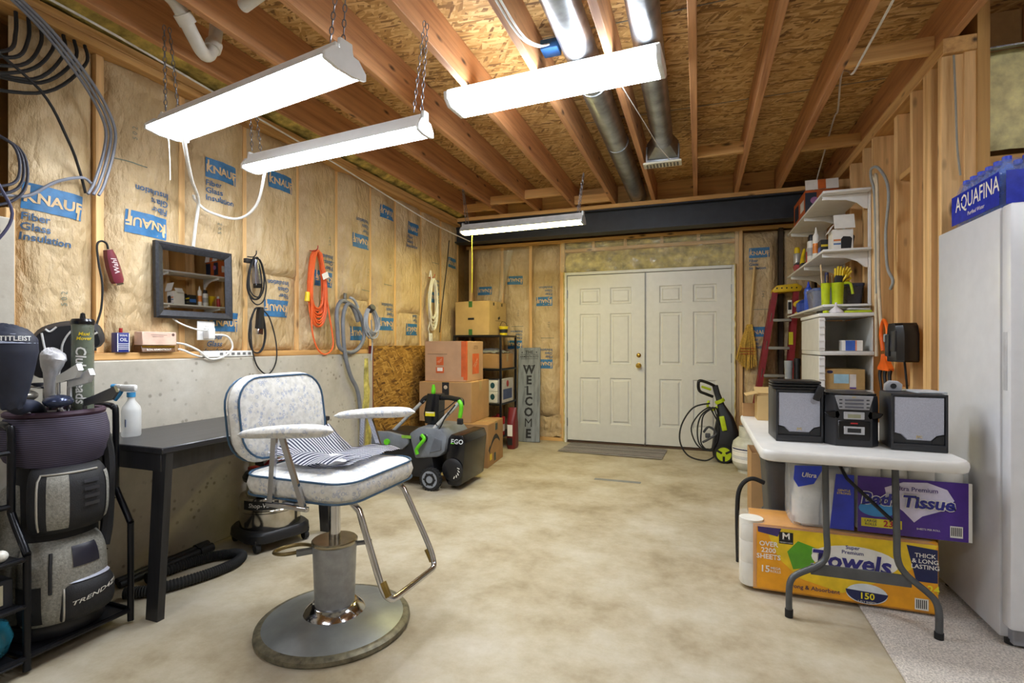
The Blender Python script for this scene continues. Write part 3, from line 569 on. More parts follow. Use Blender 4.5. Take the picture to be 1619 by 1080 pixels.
B().tube([(-2.395, 1.513, .78), (-2.67, 1.513, .78)], .007, 8).make('rail', RK, rk)
# golf bag, local +X is its pocket side
gb = thing('golf_bag', 'black and grey golf bag with zipped pockets in the tubular rack', 'golf bag', (-2.475, 1.335, .06), R(-26))
BAGK = M('#1d1d20', .7, 0, .12, 20, .2, 200); BAGG = M('#8a8880', .8, 0, .14, 120, .3, 220); MESHP = stripes('mesh_net', 'Z', 40, [(.3, '#241f2c'), (.6, '#4b4459')], .7); ZIP = M('#b9b6ae', .4, .6)
def oval(rx, ry, z, cxx=0): return [(cxx + rx * math.cos(2*PI*k/28), ry * math.sin(2*PI*k/28), z) for k in range(28)]
B().loft([oval(.135, .145, 0), oval(.14, .15, .02), oval(.135, .145, .05), oval(.125, .135, .4), oval(.13, .14, .75), oval(.135, .148, .86), oval(.128, .141, .86), oval(.122, .132, .75), oval(.117, .127, .4), oval(.125, .135, .05)], True, True).make('body', BAGK, gb, True)
B().loft([oval(.142, .152, .0), oval(.148, .158, .01), oval(.146, .156, .045), oval(.14, .15, .055)]).make('base', M('#242428', .5), gb, True)
rim = B().tube([Vector(p) for p in oval(.138, .15, .865)], .013, 8, True).make('top_rim', M('#3b2436', .6), gb, True)
B().tube([(-.12, .02, .868), (.12, .02, .868)], .005, 6).tube([(.013, -.135, .868), (.013, .03, .868)], .005, 6).make('divider', M('#b9b7bb', .5), rim, True)
def netf(u, v):
    a = R(-75 + 165 * u); rr = .150 + .028 * math.sin(PI * v) * (.7 + .3 * math.sin(u * 11)) + .004 * noise.noise((u * 20, v * 8, 1)); return Vector((rr * math.cos(a), 1.07 * rr * math.sin(a), .69 + .165 * v - .03 * math.sin(PI * u) * (1 - v)))
B().grid(netf, 30, 10).make('mesh_pocket', MESHP, gb, True, 60)
def pocket(name, a0, a1, z0, z1, bulge, mat, nm=20):
    def f(u, v):
        a = R(a0 + (a1 - a0) * u); e = (max(0, 1 - abs(2*u-1) ** 3.2) * max(0, 1 - abs(2*v-1) ** 3.2)) ** .5
        rr = .128 + bulge * e; return Vector((rr * math.cos(a), 1.05 * rr * math.sin(a), z0 + (z1 - z0) * v))
    return B().grid(f, nm, nm).make(name, mat, gb, True, 60), f
def zipline(parent, f, pts, mat=ZIP, r=.004):
    B().tube([Vector(f(u, v)) * 1.0 + Vector((.003, 0, 0)) for u, v in pts], r, 6).make('zipper', mat, parent, True)
def band(parent, f, u0, u1, v0, v1, mat, k=.003):
    def g(a, b):
        p = Vector(f(u0 + (u1 - u0) * a, v0 + (v1 - v0) * b)); r = Vector((p.x, p.y, 0)).normalized(); return p + r * k
    B().grid(g, 10, 14).make('panel', mat, parent, True, 60)
p1, f1 = pocket('upper_pocket', -35, 62, .40, .67, .085, BAGK); zipline(p1, f1, [(.18, .12 + .07 * i) for i in range(11)] + [(.2 + .06 * i, .9) for i in range(10)])
band(p1, f1, .26, .44, .12, .88, BAGG); band(p1, f1, .80, .93, .15, .85, BAGG)
for k in range(4): band(p1, f1, .56, .70, .40 + k * .11, .45 + k * .11, M('#2e2e33', .35), .006)
p2, f2 = pocket('lower_pocket', -48, 66, .045, .375, .075, BAGG); band(p2, f2, .06, .30, .1, .55, BAGK); band(p2, f2, .52, .74, .70, .93, M('#232230', .35)); zipline(p2, f2, [(.36, .9 - .05 * i) for i in range(10)], BAGK, .006)
p3, f3 = pocket('flap_pocket', -4, 60, .055, .235, .108, BAGK); zipline(p3, f3, [(.12, .12 + .07 * i) for i in range(11)]); band(p3, f3, .08, .95, .90, 1.0, M('#b9bccb', .3), .008)
text('TREND4ZIP', .026, M('#d4d2c8', .5), p3, (0, 0, 0), (1, 0, 0), (0, 1, 0), .01, .25, 'CENTER', lambda p: WM[gb] @ (Vector(f3(.52 + p.x * 5.0, .60 + p.y * 4.6 + p.x * 1.6)) * 1.0 + Vector((.004, 0, 0))), 'lettering', lift=0)
p4, f4 = pocket('side_pocket', -100, -52, .05, .60, .05, BAGG); zipline(p4, f4, [(.12 + .05 * math.sin(i * .3), .05 + .06 * i) for i in range(15)], BAGK, .006)
B().tube(sm([(.06, .14, .80), (.05, .165, .66), (.05, .16, .40), (.07, .145, .30)], 5), lambda t: .022, 8).make('shoulder_strap', BAGK, gb, True)
# clubs and covers standing in the bag
def club(label, x, y, z, kind, hd, mat=CHROME):
    t = thing('golf_club', label, 'golf club', (x, y, .15)); top = Vector((x, y, z))
    B().cyl((x + (-2.475 - x) * .15, y + (1.345 - y) * .15, .16), top, .0055, n=10).make('shaft', CHROME if kind != 'cover' else BLACKM, t)
    hd = R(hd); rz = Matrix.Rotation(hd, 3, 'Z')
    if kind == 'iron':
        B().cyl(top - Vector((0, 0, .05)), top, .008, n=12).make('hosel', mat, t)
        po = [(a * 1.4, c * 1.4) for a, c in [(0, -.005), (.02, .0), (.075, .012), (.088, .035), (.08, .052), (.03, .028), (0, .016)]]
        B().loft([[top + rz @ Vector((a, -.008, c)) for a, c in po], [top + rz @ Vector((a, .010, c)) for a, c in po]]).make('club_head', mat, t)
    elif kind == 'wood':
        B().ell(top + rz @ Vector((.04, 0, .01)), (.058, .048, .026), rz).make('club_head', mat, t)
    elif kind == 'putter':
        B().box(top + rz @ Vector((.035, 0, .01)), (.10, .028, .026), rz, .006).make('club_head', mat, t)
    return t
club('shiny iron with an open face beside the white headcover', -2.445, 1.325, 1.05, 'iron', 5, M('#d5d7da', .25, .8))
club('blade putter with a pale head at the rim of the golf bag', -2.515, 1.27, .985, 'wood', 200, M('#b6b2a8', .3, .6))
club('dark iron whose head leans out past the clear tube', -2.365, 1.375, .955, 'iron', 28, M('#6b6d72', .3, .9))
club('chrome iron low in the golf bag beneath the black headcover with white piping', -2.47, 1.395, .98, 'iron', 125, M('#b9bcc4', .3, .7))
club('dark blue fairway wood lying low at the bag rim', -2.395, 1.30, .968, 'wood', -30, M('#39415a', .2, .5))
club('bright chrome iron standing in front of the clear tube', -2.415, 1.35, 1.03, 'iron', 5, M('#c9cbd0', .3, .7))
club('slim chrome putter between navy and white covers', -2.555, 1.335, 1.02, 'putter', 230)
def cover(label, x, y, hd, mat, rings):      # rings: height, half length, half width, lean
    t = thing('club_headcover', label, 'headcover', (x, y, rings[0][0])); rz = Matrix.Rotation(R(hd), 3, 'Z'); rs = [Vector(r).to_4d() if len(r) == 3 else Vector(r) for r in rings]
    full = []
    for k in range((len(rs) - 1) * 4 + 1):
        a = min(k // 4, len(rs) - 2); f = (k - a * 4) / 4; full.append(rs[a].lerp(rs[a + 1], f))
    B().loft([[Vector((x, y, q[0])) + rz @ Vector((q[3] + q[1] * math.cos(2*PI*i/24), q[2] * math.sin(2*PI*i/24), .004 * math.sin(i * 1.9 + k))) for i in range(24)] for k, q in enumerate(full)]).make('cover', mat, t, smooth=60)
    return t
cover('white knit headcover on a club in the golf bag', -2.495, 1.325, -5, M('#d9d9dd', .6), [(.95, .016, .016, 0), (1.04, .020, .02, 0), (1.085, .026, .024, .004), (1.115, .045, .034, .016), (1.14, .060, .038, .024), (1.158, .058, .036, .02), (1.172, .044, .028, .012), (1.182, .024, .016, .006), (1.186, .008, .006, .004)])
B().cyl((-2.488, 1.322, .16), (-2.495, 1.325, .96), .0055, n=10).make('shaft', BLACKM, [o for o in bpy.data.objects if o.name == 'club_headcover'][0])
t = cover('big navy driver headcover with a white lettered band, leaning over the rack', -2.37, 1.14, 40, M('#1f2436', .6, 0, .1), [(.965, .030, .030, 0), (.99, .038, .038, 0), (1.02, .045, .042, 0), (1.07, .062, .055, -.005), (1.12, .085, .07, -.02), (1.17, .105, .08, -.03), (1.215, .108, .08, -.035), (1.24, .098, .07, -.037), (1.258, .078, .055, -.04), (1.27, .05, .035, -.04), (1.276, .018, .012, -.04)])
rzc = Matrix.Rotation(R(40), 3, 'Z')
B().tube(sm([(-2.37, 1.14, .99), (-2.385, 1.17, .965), (-2.41, 1.215, .965), (-2.435, 1.26, .93), (-2.455, 1.30, .80), (-2.46, 1.31, .60)], 5), lambda q: .032 - .018 * q, 12).make('sock_neck', M('#1f2436', .6, 0, .1), t)
B().grid(lambda u, v: Vector((-2.37, 1.14, 0)) + rzc @ Vector((-.035 + (.108 - .016 * v) * math.cos(R(-120 + 150 * u)), (.083 - .014 * v) * math.sin(R(-120 + 150 * u)), 1.205 + .035 * v)), 20, 3).make('band', M('#8b93a8', .5), t, smooth=60)
def cbw(p): a = R(-45) + p.x / .095; return Vector((-2.37, 1.14, 0)) + rzc @ Vector((-.035 + .107 * math.cos(a), .083 * math.sin(a), 1.222 + p.y))
text('TITLEIST', .024, WHITE, t, (0, 0, 0), (1, 0, 0), (0, 1, 0), .02, 0, 'CENTER', cbw, lift=0)
# black covers with white piping
t = thing('club_headcover', 'black headcover with white curved piping behind the white one', 'headcover', (-2.56, 1.40, .9)); hb = []
po = [(-.11, -.02), (-.125, .09), (-.10, .165), (-.03, .20), (.05, .205), (.10, .185), (.115, .12), (.075, .09), (.055, .03), (.035, -.02), (-.03, -.03)]
rz = Matrix.Rotation(R(52), 3, 'Z'); C = Vector((-2.56, 1.43, 1.09))
def slab(b, poly, d0, d1, k=1.0): return b.loft([[C + rz @ Vector((x * k, d0, z * k)) for x, z in sm2(poly)], [C + rz @ Vector((x * 1.04, (d0 + d1) / 2, z * 1.04)) for x, z in sm2(poly)], [C + rz @ Vector((x * k, d1, z * k)) for x, z in sm2(poly)]])
def sm2(poly): return [(p.x, p.y) for p in sm([(x, z, 0) for x, z in poly], 4, True)]
slab(B(), po, -.045, .045, .93).make('cover', M('#1c1c22', .55, 0, .1), t, smooth=60)
for pl in ([(-.03, -.03), (-.02, .05), (-.015, .12), (.02, .18), (.08, .195)], [(.105, .17), (.07, .14), (.06, .08), (.05, .02), (.01, -.015), (-.05, -.02)], [(-.085, .165), (-.075, .10), (-.06, .05)]):
    B().tube([C + rz @ Vector((p.x * .96, -.049, p.y * .96)) for p in sm([(x, z, 0) for x, z in pl], 5)], .004, 6).make('piping', WHITE, t)
B().tube([C + rz @ Vector((p.x, -.05, p.y)) for p in sm([(-.07, .175, 0), (-.055, .165, 0), (-.035, .185, 0)], 4)], .004, 5).make('swoosh', WHITE, t)
B().cyl((-2.52, 1.385, .2), (-2.555, 1.425, 1.07), .006).make('shaft', BLACKM, t)
t = thing('club_tube', 'clear plastic tube with black cap and bold lettering in the golf bag', 'tube', (-2.421, 1.400, .13))
B().lathe([(.036, 0), (.038, .01), (.038, 1.15), (.036, 1.16), (0, 1.16)], (-2.421, 1.400, .13), 24).make('tube', M('#6d7466', .15, 0, .1, 14, 0, 60, .75), t)
B().lathe([(.03, 0), (.03, 1.13), (0, 1.13)], (-2.421, 1.400, .14), 20).make('liner', M('#4b5a32', .5, 0, .3, 9), t)
B().lathe([(.040, 0), (.042, .012), (.036, .022), (.010, .026), (.008, .045), (0, .05)], (-2.421, 1.400, 1.285), 24).make('cap', BLACKG, t)
def tw(p): a = R(-42) + p.x / .04; return Vector((-2.421 + .0395 * math.cos(a), 1.400 + .0395 * math.sin(a), p.y))
text('Club Heads', .050, M('#dcdcd8', .4), t, (0, 1.075, 0), (0, -1, 0), (1, 0, 0), .02, .1, 'CENTER', tw, lift=0)
text('Maxi\nMover', .020, YELLOW, t, (.012, 1.235, 0), (1, 0, 0), (0, 1, 0), .015, .2, 'CENTER', tw, lift=0)
# things stored on the rack's shelves
for k, (y, x) in enumerate(((1.13, -2.43), (1.085, -2.435), (1.12, -2.475), (1.04, -2.43), (1.08, -2.49), (1.13, -2.52))):
    tag(B().ell((x, y - .035, .6285), (.0205, .0205, .0205), None, 14).make('golf_ball', M('#e2e0d6', .35)), 'white golf ball loose on the upper mesh shelf of the golf rack', 'golf ball', 'golf balls on the upper rack shelf')
for k, (y, x) in enumerate(((1.12, -2.32), (1.075, -2.33), (1.12, -2.365), (1.03, -2.32), (1.07, -2.38))):
    tag(B().ell((x, y - .035, .4495), (.0205, .0205, .0205), None, 14).make('golf_ball', M('#e2e0d6', .35)), 'white golf ball on the middle mesh shelf of the golf rack', 'golf ball', 'golf balls on the middle rack shelf')
t = thing('shoe_box', 'dark box with a pale-edged label on the golf rack shelf above the glass jar', 'box', (-2.44, 1.0, .26))
B().bx(-2.57, -2.32, .88, 1.12, .259, .36, .003, 1).make('box_body', M('#1f2126', .6), t); B().bx(-2.3195, -2.318, .91, 1.09, .275, .345).make('label_frame', M('#b0a98f', .6), t); B().bx(-2.318, -2.317, .925, 1.075, .288, .335).make('label_patch', M('#2b3d55', .5), t)
t = thing('glass_jar', 'round blue glass jar on the bottom of the golf rack', 'jar', (-2.42, 1.06, .058))
B().lathe([(.06, 0), (.085, .02), (.10, .07), (.085, .12), (.05, .14), (.048, .155), (.056, .165), (0, .165)], (-2.42, 1.06, .06), 28).make('body', M('#2f7d95', .1, 0, .25, 8, 0, 60, .8), t); B().lathe([(.05, 0), (.075, .02), (.08, .06), (0, .08)], (-2.42, 1.06, .068), 20).make('contents', M('#9fc3b8', .4, 0, .4, 20), t)

# ================================================================== THINGS ON THE LEFT WALL
mi = thing('wall_mirror', 'black-framed mirror hung on the insulated wall, reflecting the shelves', 'mirror', (-2.80, 2.205, 1.36))
mr = Matrix.Translation((-2.793, 2.205, 1.562)) @ Matrix.Rotation(R(-2), 4, 'Z') @ Matrix.Rotation(R(-1.35), 4, 'Y')
MW, MH, FW = .475, .425, .045
m, nt, bs = newmat('mirror_glass'); bs.inputs['Metallic'].default_value = 1; bs.inputs['Roughness'].default_value = .015
nt.links.new(ramp(nt, noise_n(nt, coords(nt), 2, 1), [(.3, '#c9c9c9'), (.7, '#cfcfcf')]), bs.inputs['Base Color'])
b = B().bx(-.006, .002, -MW/2 + .02, MW/2 - .02, -MH/2 + .02, MH/2 - .02); b.bm.transform(mr); b.make('glass', m, mi)
FRM = M('#26272c', .5, .2, .25, 70)
for (y0, y1, z0, z1) in ((-MW/2, MW/2, MH/2 - FW, MH/2), (-MW/2, MW/2, -MH/2, -MH/2 + FW), (-MW/2, -MW/2 + FW, -MH/2, MH/2), (MW/2 - FW, MW/2, -MH/2, MH/2)):
    hz = abs(y1 - y0) > abs(z1 - z0); L_, q = ((y1 - y0), FW) if hz else ((z1 - z0), FW)
    s_ = 1 if (z0 if hz else y0) < 0 else -1; e = MH/2 if hz else MW/2; hl = L_ / 2
    inn, out = e - FW, e
    rings = []
    for sgn in (-1, 1):
        def P_(d, h): a = sgn * (hl - (out - d)); return (h, a, -s_ * d) if hz else (h, -s_ * d, a)
        rings.append([P_(out, -.012), P_(out, .012), P_(out - .012, .02), P_(inn + .012, .014), P_(inn, .004), P_(inn, -.012)])
    b = B().loft([[Vector(p) for p in r] for r in rings]); b.bm.transform(mr); b.make('frame_side', FRM, mi)
def pointsoff(y, z, x=-2.80): return (x, y, z)
cl = thing('hair_clipper', 'maroon electric hair clipper hanging from a stud by its cord', 'clipper', (-2.80, 1.76, 1.52))
q = Matrix.Translation((-2.815, 1.765, 1.60)) @ Matrix.Rotation(R(16), 4, 'X')
b = B().loft([[(x, y, z) for x, y in ((-.016, -w), (.014, -w), (.02, -w*.5), (.02, w*.5), (.014, w), (-.016, w))] for z, w in ((-.085, .020), (-.07, .026), (0, .027), (.05, .022), (.085, .014))]); b.bm.transform(q); b.make('housing', M('#6b2230', .35), cl)
b = B().bx(-.01, .016, -.018, .018, -.096, -.084, .002, 1); b.bm.transform(q); b.make('blade', CHROME, cl)
text('Wahl', .036, M('#d8c6c6', .5), cl, (-2.793, 1.765, 1.60), (0, -.27, .96), (0, -.96, -.27), .01, .2)
B().tube(sm([(-2.815, 1.742, 1.685), (-2.81, 1.73, 1.712), (-2.81, 1.705, 1.718), (-2.805, 1.685, 1.69), (-2.80, 1.69, 1.60), (-2.79, 1.70, 1.50), (-2.79, 1.695, 1.38), (-2.78, 1.665, 1.28), (-2.775, 1.66, 1.17)], 6), .005, 8).make('cord', RUBBER, cl)
def loops(c, ry, rz_, n, r, mat, name, parent, seed=1, x=-2.80, tilt=0, sq=1.0):
    rnd = random.Random(seed); pts = []
    for k in range(n):
        a, bz = ry * rnd.uniform(.72, 1.08), rz_ * rnd.uniform(.78, 1.06); oy = rnd.uniform(-.12, .12) * ry; tl = tilt + rnd.uniform(-.07, .07)
        for i in range(18):
            t = PI / 2 + 2 * PI * i / 18; top = rz_ - bz; e = abs(math.cos(t)) ** sq * (1 if math.cos(t) > 0 else -1)
            yy = oy * (1 - math.sin(t)) * .5 + a * e * (.62 + .38 * (1 - math.sin(t)) * .5); zz = top + bz * math.sin(t)
            pts.append((x + .008 * (k % 5) + rnd.uniform(-.002, .002), c[0] + yy * math.cos(tl) - zz * math.sin(tl) * .6, c[1] + zz))
    return B().tube(sm(pts, 2), r, 6).make(name, mat, parent)
def hook(parent, y, z, x=-2.835, mat=RED): B().tube(sm([(x, y, z), (x + .05, y, z - .005), (x + .075, y, z + .012), (x + .078, y, z + .035)], 4), .004, 6).make('hook', mat, parent)
c2 = thing('hair_clipper', 'chrome hair clipper with its black cord looped over a stud', 'clipper', (-2.80, 2.63, 1.4))
q = Matrix.Translation((-2.79, 2.645, 1.685)) @ Matrix.Rotation(R(6), 4, 'X')
b = B().loft([[(x, y, z) for x, y in ((-.014, -w), (.012, -w), (.019, -w*.4), (.019, w*.4), (.012, w), (-.014, w))] for z, w in ((-.075, .026), (-.06, .028), (.0, .022), (.06, .018), (.085, .012))]); b.bm.transform(q); b.make('housing', M('#9a9aa2', .2, .9), c2)
b = B().bx(-.012, .02, -.026, .026, -.105, -.075, .003, 1); b.bm.transform(q); b.make('blade', BLACKG, c2)
loops((2.645, 1.635), .085, .15, 4, .0045, RUBBER, 'cord', c2, 3); hook(c2, 2.62, 1.79, -2.84, BLACK)
B().box((-2.80, 2.585, 1.755), (.03, .045, .03), None, .004).make('plug', BLACK, c2)
c3 = thing('hair_trimmer', 'black hair trimmer with a long looped cord under the chrome clipper', 'trimmer', (-2.80, 2.65, 1.0))
q = Matrix.Translation((-2.78, 2.665, 1.373)) @ Matrix.Rotation(R(-4), 4, 'X')
b = B().loft([[(x, y, z) for x, y in ((-.014, -w), (.014, -w), (.018, 0), (.014, w), (-.014, w))] for z, w in ((-.065, .024), (-.03, .022), (.05, .02), (.08, .013))]); b.bm.transform(q); b.make('housing', BLACK, c3)
b = B().bx(-.012, .016, -.022, .022, -.105, -.066, .003, 1); b.bm.transform(q); b.make('blade', CHROME, c3)
loops((2.655, 1.305), .10, .145, 2, .0045, RUBBER, 'cord', c3, 8, -2.79); B().tube(sm([(-2.785, 2.60, 1.36), (-2.75, 2.57, 1.20), (-2.735, 2.60, 1.06), (-2.735, 2.69, 1.0), (-2.735, 2.76, 1.08), (-2.745, 2.77, 1.22), (-2.77, 2.74, 1.38), (-2.785, 2.69, 1.44)], 6), .0045, 8).make('cord', RUBBER, c3)
c4 = thing('extension_cord', 'bright orange extension cord coiled on a red hook', 'extension cord', (-2.80, 3.25, 1.12))
loops((3.24, 1.65), .115, .285, 15, .0062, ORANGE, 'cord', c4, 5, -2.815, 0, .9); B().tube(sm([(-2.78, 3.16, 1.55), (-2.77, 3.15, 1.32), (-2.745, 3.18, 1.17), (-2.74, 3.27, 1.125), (-2.745, 3.36, 1.20), (-2.77, 3.35, 1.42), (-2.78, 3.32, 1.6)], 6), .0062, 8).make('loose_loop', ORANGE, c4)
hook(c4, 3.20, 1.93); B().cyl((-2.79, 3.125, 1.60), (-2.79, 3.12, 1.53), .016, .02).make('plug', YELLOW, c4); B().box((-2.745, 3.27, 1.74), (.002, .07, .045), hexrot('X', 24)).make('paper_tag', PAPER, c4)
c5 = thing('hose', 'thick grey ribbed hose looped on the wall and hanging to the floor', 'hose', (-2.72, 3.5, .5))
B().tube(sm([(-2.76, 3.70, 1.40), (-2.76, 3.62, 1.52), (-2.75, 3.48, 1.56), (-2.74, 3.40, 1.48), (-2.735, 3.40, 1.32), (-2.73, 3.42, 1.18), (-2.725, 3.55, 1.135), (-2.73, 3.68, 1.18), (-2.74, 3.76, 1.30), (-2.75, 3.70, 1.47), (-2.745, 3.55, 1.54), (-2.735, 3.47, 1.42), (-2.72, 3.47, 1.15), (-2.71, 3.53, .95), (-2.71, 3.63, .80), (-2.715, 3.68, .55), (-2.71, 3.69, .25), (-2.70, 3.69, .02)], 6), .017, 10).make('hose_body', M('#72757a', .5), c5); B().bx(-2.84, -2.82, 3.60, 3.63, 1.55, 1.64, .003, 1).make('hook', STEEL, c5)
c6 = thing('cable_coil', 'grey flat cable coiled and tied beside the thick grey hose', 'cable', (-2.76, 3.82, 1.2)); loops((3.81, 1.385), .12, .135, 9, .0065, M('#a3a7ad', .45), 'cable', c6, 9, -2.715, .25)
B().tube(sm([(-2.76, 3.70, 1.52), (-2.755, 3.64, 1.58), (-2.77, 3.60, 1.60)], 4), .012, 8).tube(sm([(-2.74, 3.86, 1.42), (-2.735, 3.87, 1.2), (-2.735, 3.85, 1.06)], 4), .006, 8).make('cable_end', M('#a3a7ad', .45), c6); B().cyl((-2.665, 3.78, 1.53), (-2.71, 3.79, 1.50), .03, n=10).make('tie', DKGREY, c6)
c7 = thing('extension_cord', 'white extension cord coiled on a small hook beside the cardboard boxes', 'extension cord', (-2.79, 5.08, 1.33)); loops((5.08, 1.66), .105, .275, 9, .007, M('#d6d3c6', .5), 'cord', c7, 12); hook(c7, 5.06, 1.95); B().tube(sm([(-2.79, 5.0, 1.95), (-2.785, 5.02, 2.02), (-2.79, 5.05, 1.93)], 4), .007, 6).make('plug', PAPER, c7)
B().tube(sm([(-2.79, 5.02, 1.45), (-2.79, 4.98, 1.38), (-2.795, 5.0, 1.34), (-2.80, 5.03, 1.31)], 4), .007, 6).make('cord_end', M('#d6d3c6', .5), c7)
def plate(name, label, y, z, x, h=.115, w=.075):
    t = thing(name, label, 'outlet', (x, y, z - h/2)); B().bx(x, x + .008, y - w/2, y + w/2, z - h/2, z + h/2, .003).make('cover_plate', WHITE, t)
    for k in (-1, 1):
        s = B().bx(x + .0082, x + .0105, y - .017, y + .017, z + k * .022 - .014, z + k * .022 + .014, .001, 1).make('socket', PAPER, t)
        for dy in (-.006, .006): B().bx(x + .0106, x + .011, y + dy - .0015, y + dy + .0015, z + k * .022 - .003, z + k * .022 + .006).make('slot', INK, s)
    return t
plate('wall_outlet', 'white double outlet below the mirror with a plugged-in adapter', 2.275, 1.285, -2.80, .115, .115); plate('wall_outlet', 'white outlet on the wall under the coiled white cord', 5.04, 1.27, -2.80)
t = thing('power_adapter', 'white plug adapter in the outlet below the mirror', 'adapter', (-2.77, 2.27, 1.2)); B().bx(-2.789, -2.74, 2.25, 2.295, 1.235, 1.30, .006).make('body', WHITE, t); B().tube(sm([(-2.755, 2.25, 1.285), (-2.76, 2.18, 1.29), (-2.79, 2.10, 1.325), (-2.812, 2.07, 1.36)], 5), .005, 8).make('cord', WHITECORD, t)
ps = thing('power_strip', 'white multi-outlet power strip lying along the concrete ledge', 'power strip', (-2.78, 2.40, 1.122)); B().bx(-2.796, -2.765, 2.235, 2.60, 1.124, 1.162, .004).make('body', WHITE, ps)
for k in range(6): B().bx(-2.765, -2.7635, 2.345 + k * .042, 2.368 + k * .042, 1.135, 1.151, .0005, 1).make('socket', M('#6d6d6d', .5), ps)
B().tube(sm([(-2.765, 2.26, 1.14), (-2.74, 2.20, 1.13), (-2.735, 2.14, 1.145), (-2.75, 2.105, 1.165), (-2.775, 2.085, 1.175)], 6), .006, 8).tube(sm([(-2.76, 2.29, 1.26), (-2.73, 2.37, 1.25), (-2.725, 2.40, 1.18), (-2.735, 2.34, 1.125), (-2.735, 2.25, 1.115), (-2.735, 2.18, 1.165), (-2.755, 2.115, 1.20), (-2.785, 2.082, 1.21)], 6), .006, 8).make('cord', WHITECORD, ps)
oc = thing('oil_can', 'small blue and white clipper oil can on the ledge', 'can', (-2.80, 1.80, 1.16)); B().bx(-2.83, -2.785, 1.765, 1.828, 1.16, 1.262, .004).make('body', M('#27357e', .4), oc); B().cyl((-2.807, 1.797, 1.262), (-2.807, 1.797, 1.285), .008).make('spout', RED, oc)
text('OIL', .024, WHITE, oc, (-2.785, 1.797, 1.225), (0, 1, 0), (0, 0, 1), .01); text('WAHL', .014, WHITE, oc, (-2.785, 1.797, 1.247), (0, 1, 0), (0, 0, 1), .01)
for k in range(4): B().bx(-2.7849, -2.784, 1.772, 1.822, 1.176 + k * .009, 1.179 + k * .009).make('print', WHITE, oc)
for dy in (-.028, .028): B().bx(-2.7849, -2.784, 1.7965 + dy - .002, 1.7965 + dy + .002, 1.165, 1.258).make('print', WHITE, oc)
t = thing('clipper_box', 'pale pink cardboard box lying on the wooden name plate', 'box', (-2.80, 1.97, 1.195)); b = B().bx(-2.84, -2.775, 1.885, 2.075, 1.197, 1.27, .003, 1); b.make('box_body', M('#d8b7a4', .7), t)
B().bx(-2.7748, -2.774, 1.93, 2.02, 1.252, 1.254).bx(-2.7748, -2.774, 1.94, 2.0, 1.243, 1.245).make('print', M('#8d6d66', .7), t); B().cyl((-2.7755, 2.055, 1.255), (-2.774, 2.055, 1.255), .008).make('print', M('#6a5148', .7), t)
t = thing('name_plate', 'wooden desk name plate with pale lettering on the ledge under the pink box', 'name plate', (-2.80, 1.97, 1.159)); B().prism([(-2.845, 1.16), (-2.775, 1.16), (-2.785, 1.195), (-2.845, 1.195)], 'y', 1.885, 2.07, .002, 1).make('block', M('#5d3b1e', .4), t); B().bx(-2.781, -2.7785, 1.887, 2.068, 1.184, 1.194).make('trim', BRASS, t)
text('RON ARMENTROUT', .015, PAPER, t, (-2.7775, 1.978, 1.172), (0, 1, 0), (-.27, 0, .96), .01, sx=1.0)
# cables at the upper left
for k in range(7):
    o = k * .045
    cord('cable', ['topmost', 'second', 'third', 'fourth', 'fifth', 'sixth', 'lowest'][k] + ' black cable of the bundle running through the top plate', 'cable', [(-2.795 + .0168 * (6 - k), .95, 2.30 - .02 * k + .03 * math.sin(k * 2.4)), (-2.795 + .0168 * (6 - k), 1.12 + o * .3, 2.345 - .012 * k + .025 * math.sin(k * 1.7)), (-2.795 + .0168 * (6 - k), 1.28 + o * .7, 2.42 - .01 * k + .03 * math.sin(k * 3.1)), (-2.80, 1.36 + o, 2.56), (-2.83, 1.375 + o, 2.668)], .0075, RUBBER)
for k, (a, b2) in enumerate(((.10, .30), (.08, .22), (.06, .16))):
    cord('cable', ['widest', 'middle', 'tightest'][k] + ' loop of dark cable hanging at the near edge of the wall', 'cable', [(-2.79 + .016 * k, 1.18, 2.10), (-2.77 + .016 * k, 1.26 + a, 2.05), (-2.77 + .016 * k, 1.28 + a, 1.95 - b2 * .2), (-2.77 + .016 * k, 1.24 + a * .5, 1.94 - b2 * .5), (-2.775 + .016 * k, 1.12, 1.93 - b2 * .5)], .006, M('#2a2b38', .5))
cord('cable', 'dark cable drooping diagonally past the printed logo to the bundle end', 'cable', [(-2.66, 1.15, 2.42), (-2.67, 1.38, 2.30), (-2.73, 1.52, 2.14), (-2.80, 1.605, 2.04), (-2.815, 1.64, 1.94)], .006, RUBBER)
for k in range(3): cord('cable', ['left', 'middle', 'right'][k] + ' grey cable of the trio tied along the stud', 'cable', [(-2.77 + k * .0125, 1.30 + k * .016, 2.70), (-2.755 + k * .0125, 1.44 + k * .016, 2.60), (-2.755 + k * .0125, 1.60 + k * .016, 2.44), (-2.775 + k * .0125, 1.70 + k * .014, 2.30), (-2.79 + k * .0125, 1.71 + k * .014, 2.18), (-2.79 + k * .0125, 1.665 + k * .015, 2.0), (-2.78 + k * .0125, 1.63 + k * .016, 1.93)], .007, M('#7d818c', .45))
cord('cable', 'grey cable sweeping left from the cut cable ends', 'cable', [(-2.79, 1.648, 1.99), (-2.775, 1.60, 2.0), (-2.785, 1.50, 1.95), (-2.794, 1.40, 1.86), (-2.797, 1.30, 1.84)], .007, M('#7d818c', .45))
cord('cable', 'dark blue cable dropping beside the concrete at the wall step', 'cable', [(-2.71, 1.22, 2.1), (-2.70, 1.24, 1.9), (-2.70, 1.30, 1.75), (-2.71, 1.25, 1.62), (-2.715, 1.16, 1.52)], .006, M('#3a3a58', .5))
cord('cable', 'thick white lamp cord running down the wall to the mirror', 'cable', [(-2.33, 1.775, 2.215), (-2.42, 1.86, 2.16), (-2.60, 2.03, 2.10), (-2.77, 2.205, 2.05), (-2.80, 2.21, 1.90), (-2.805, 2.20, 1.78)], .009, WHITECORD)
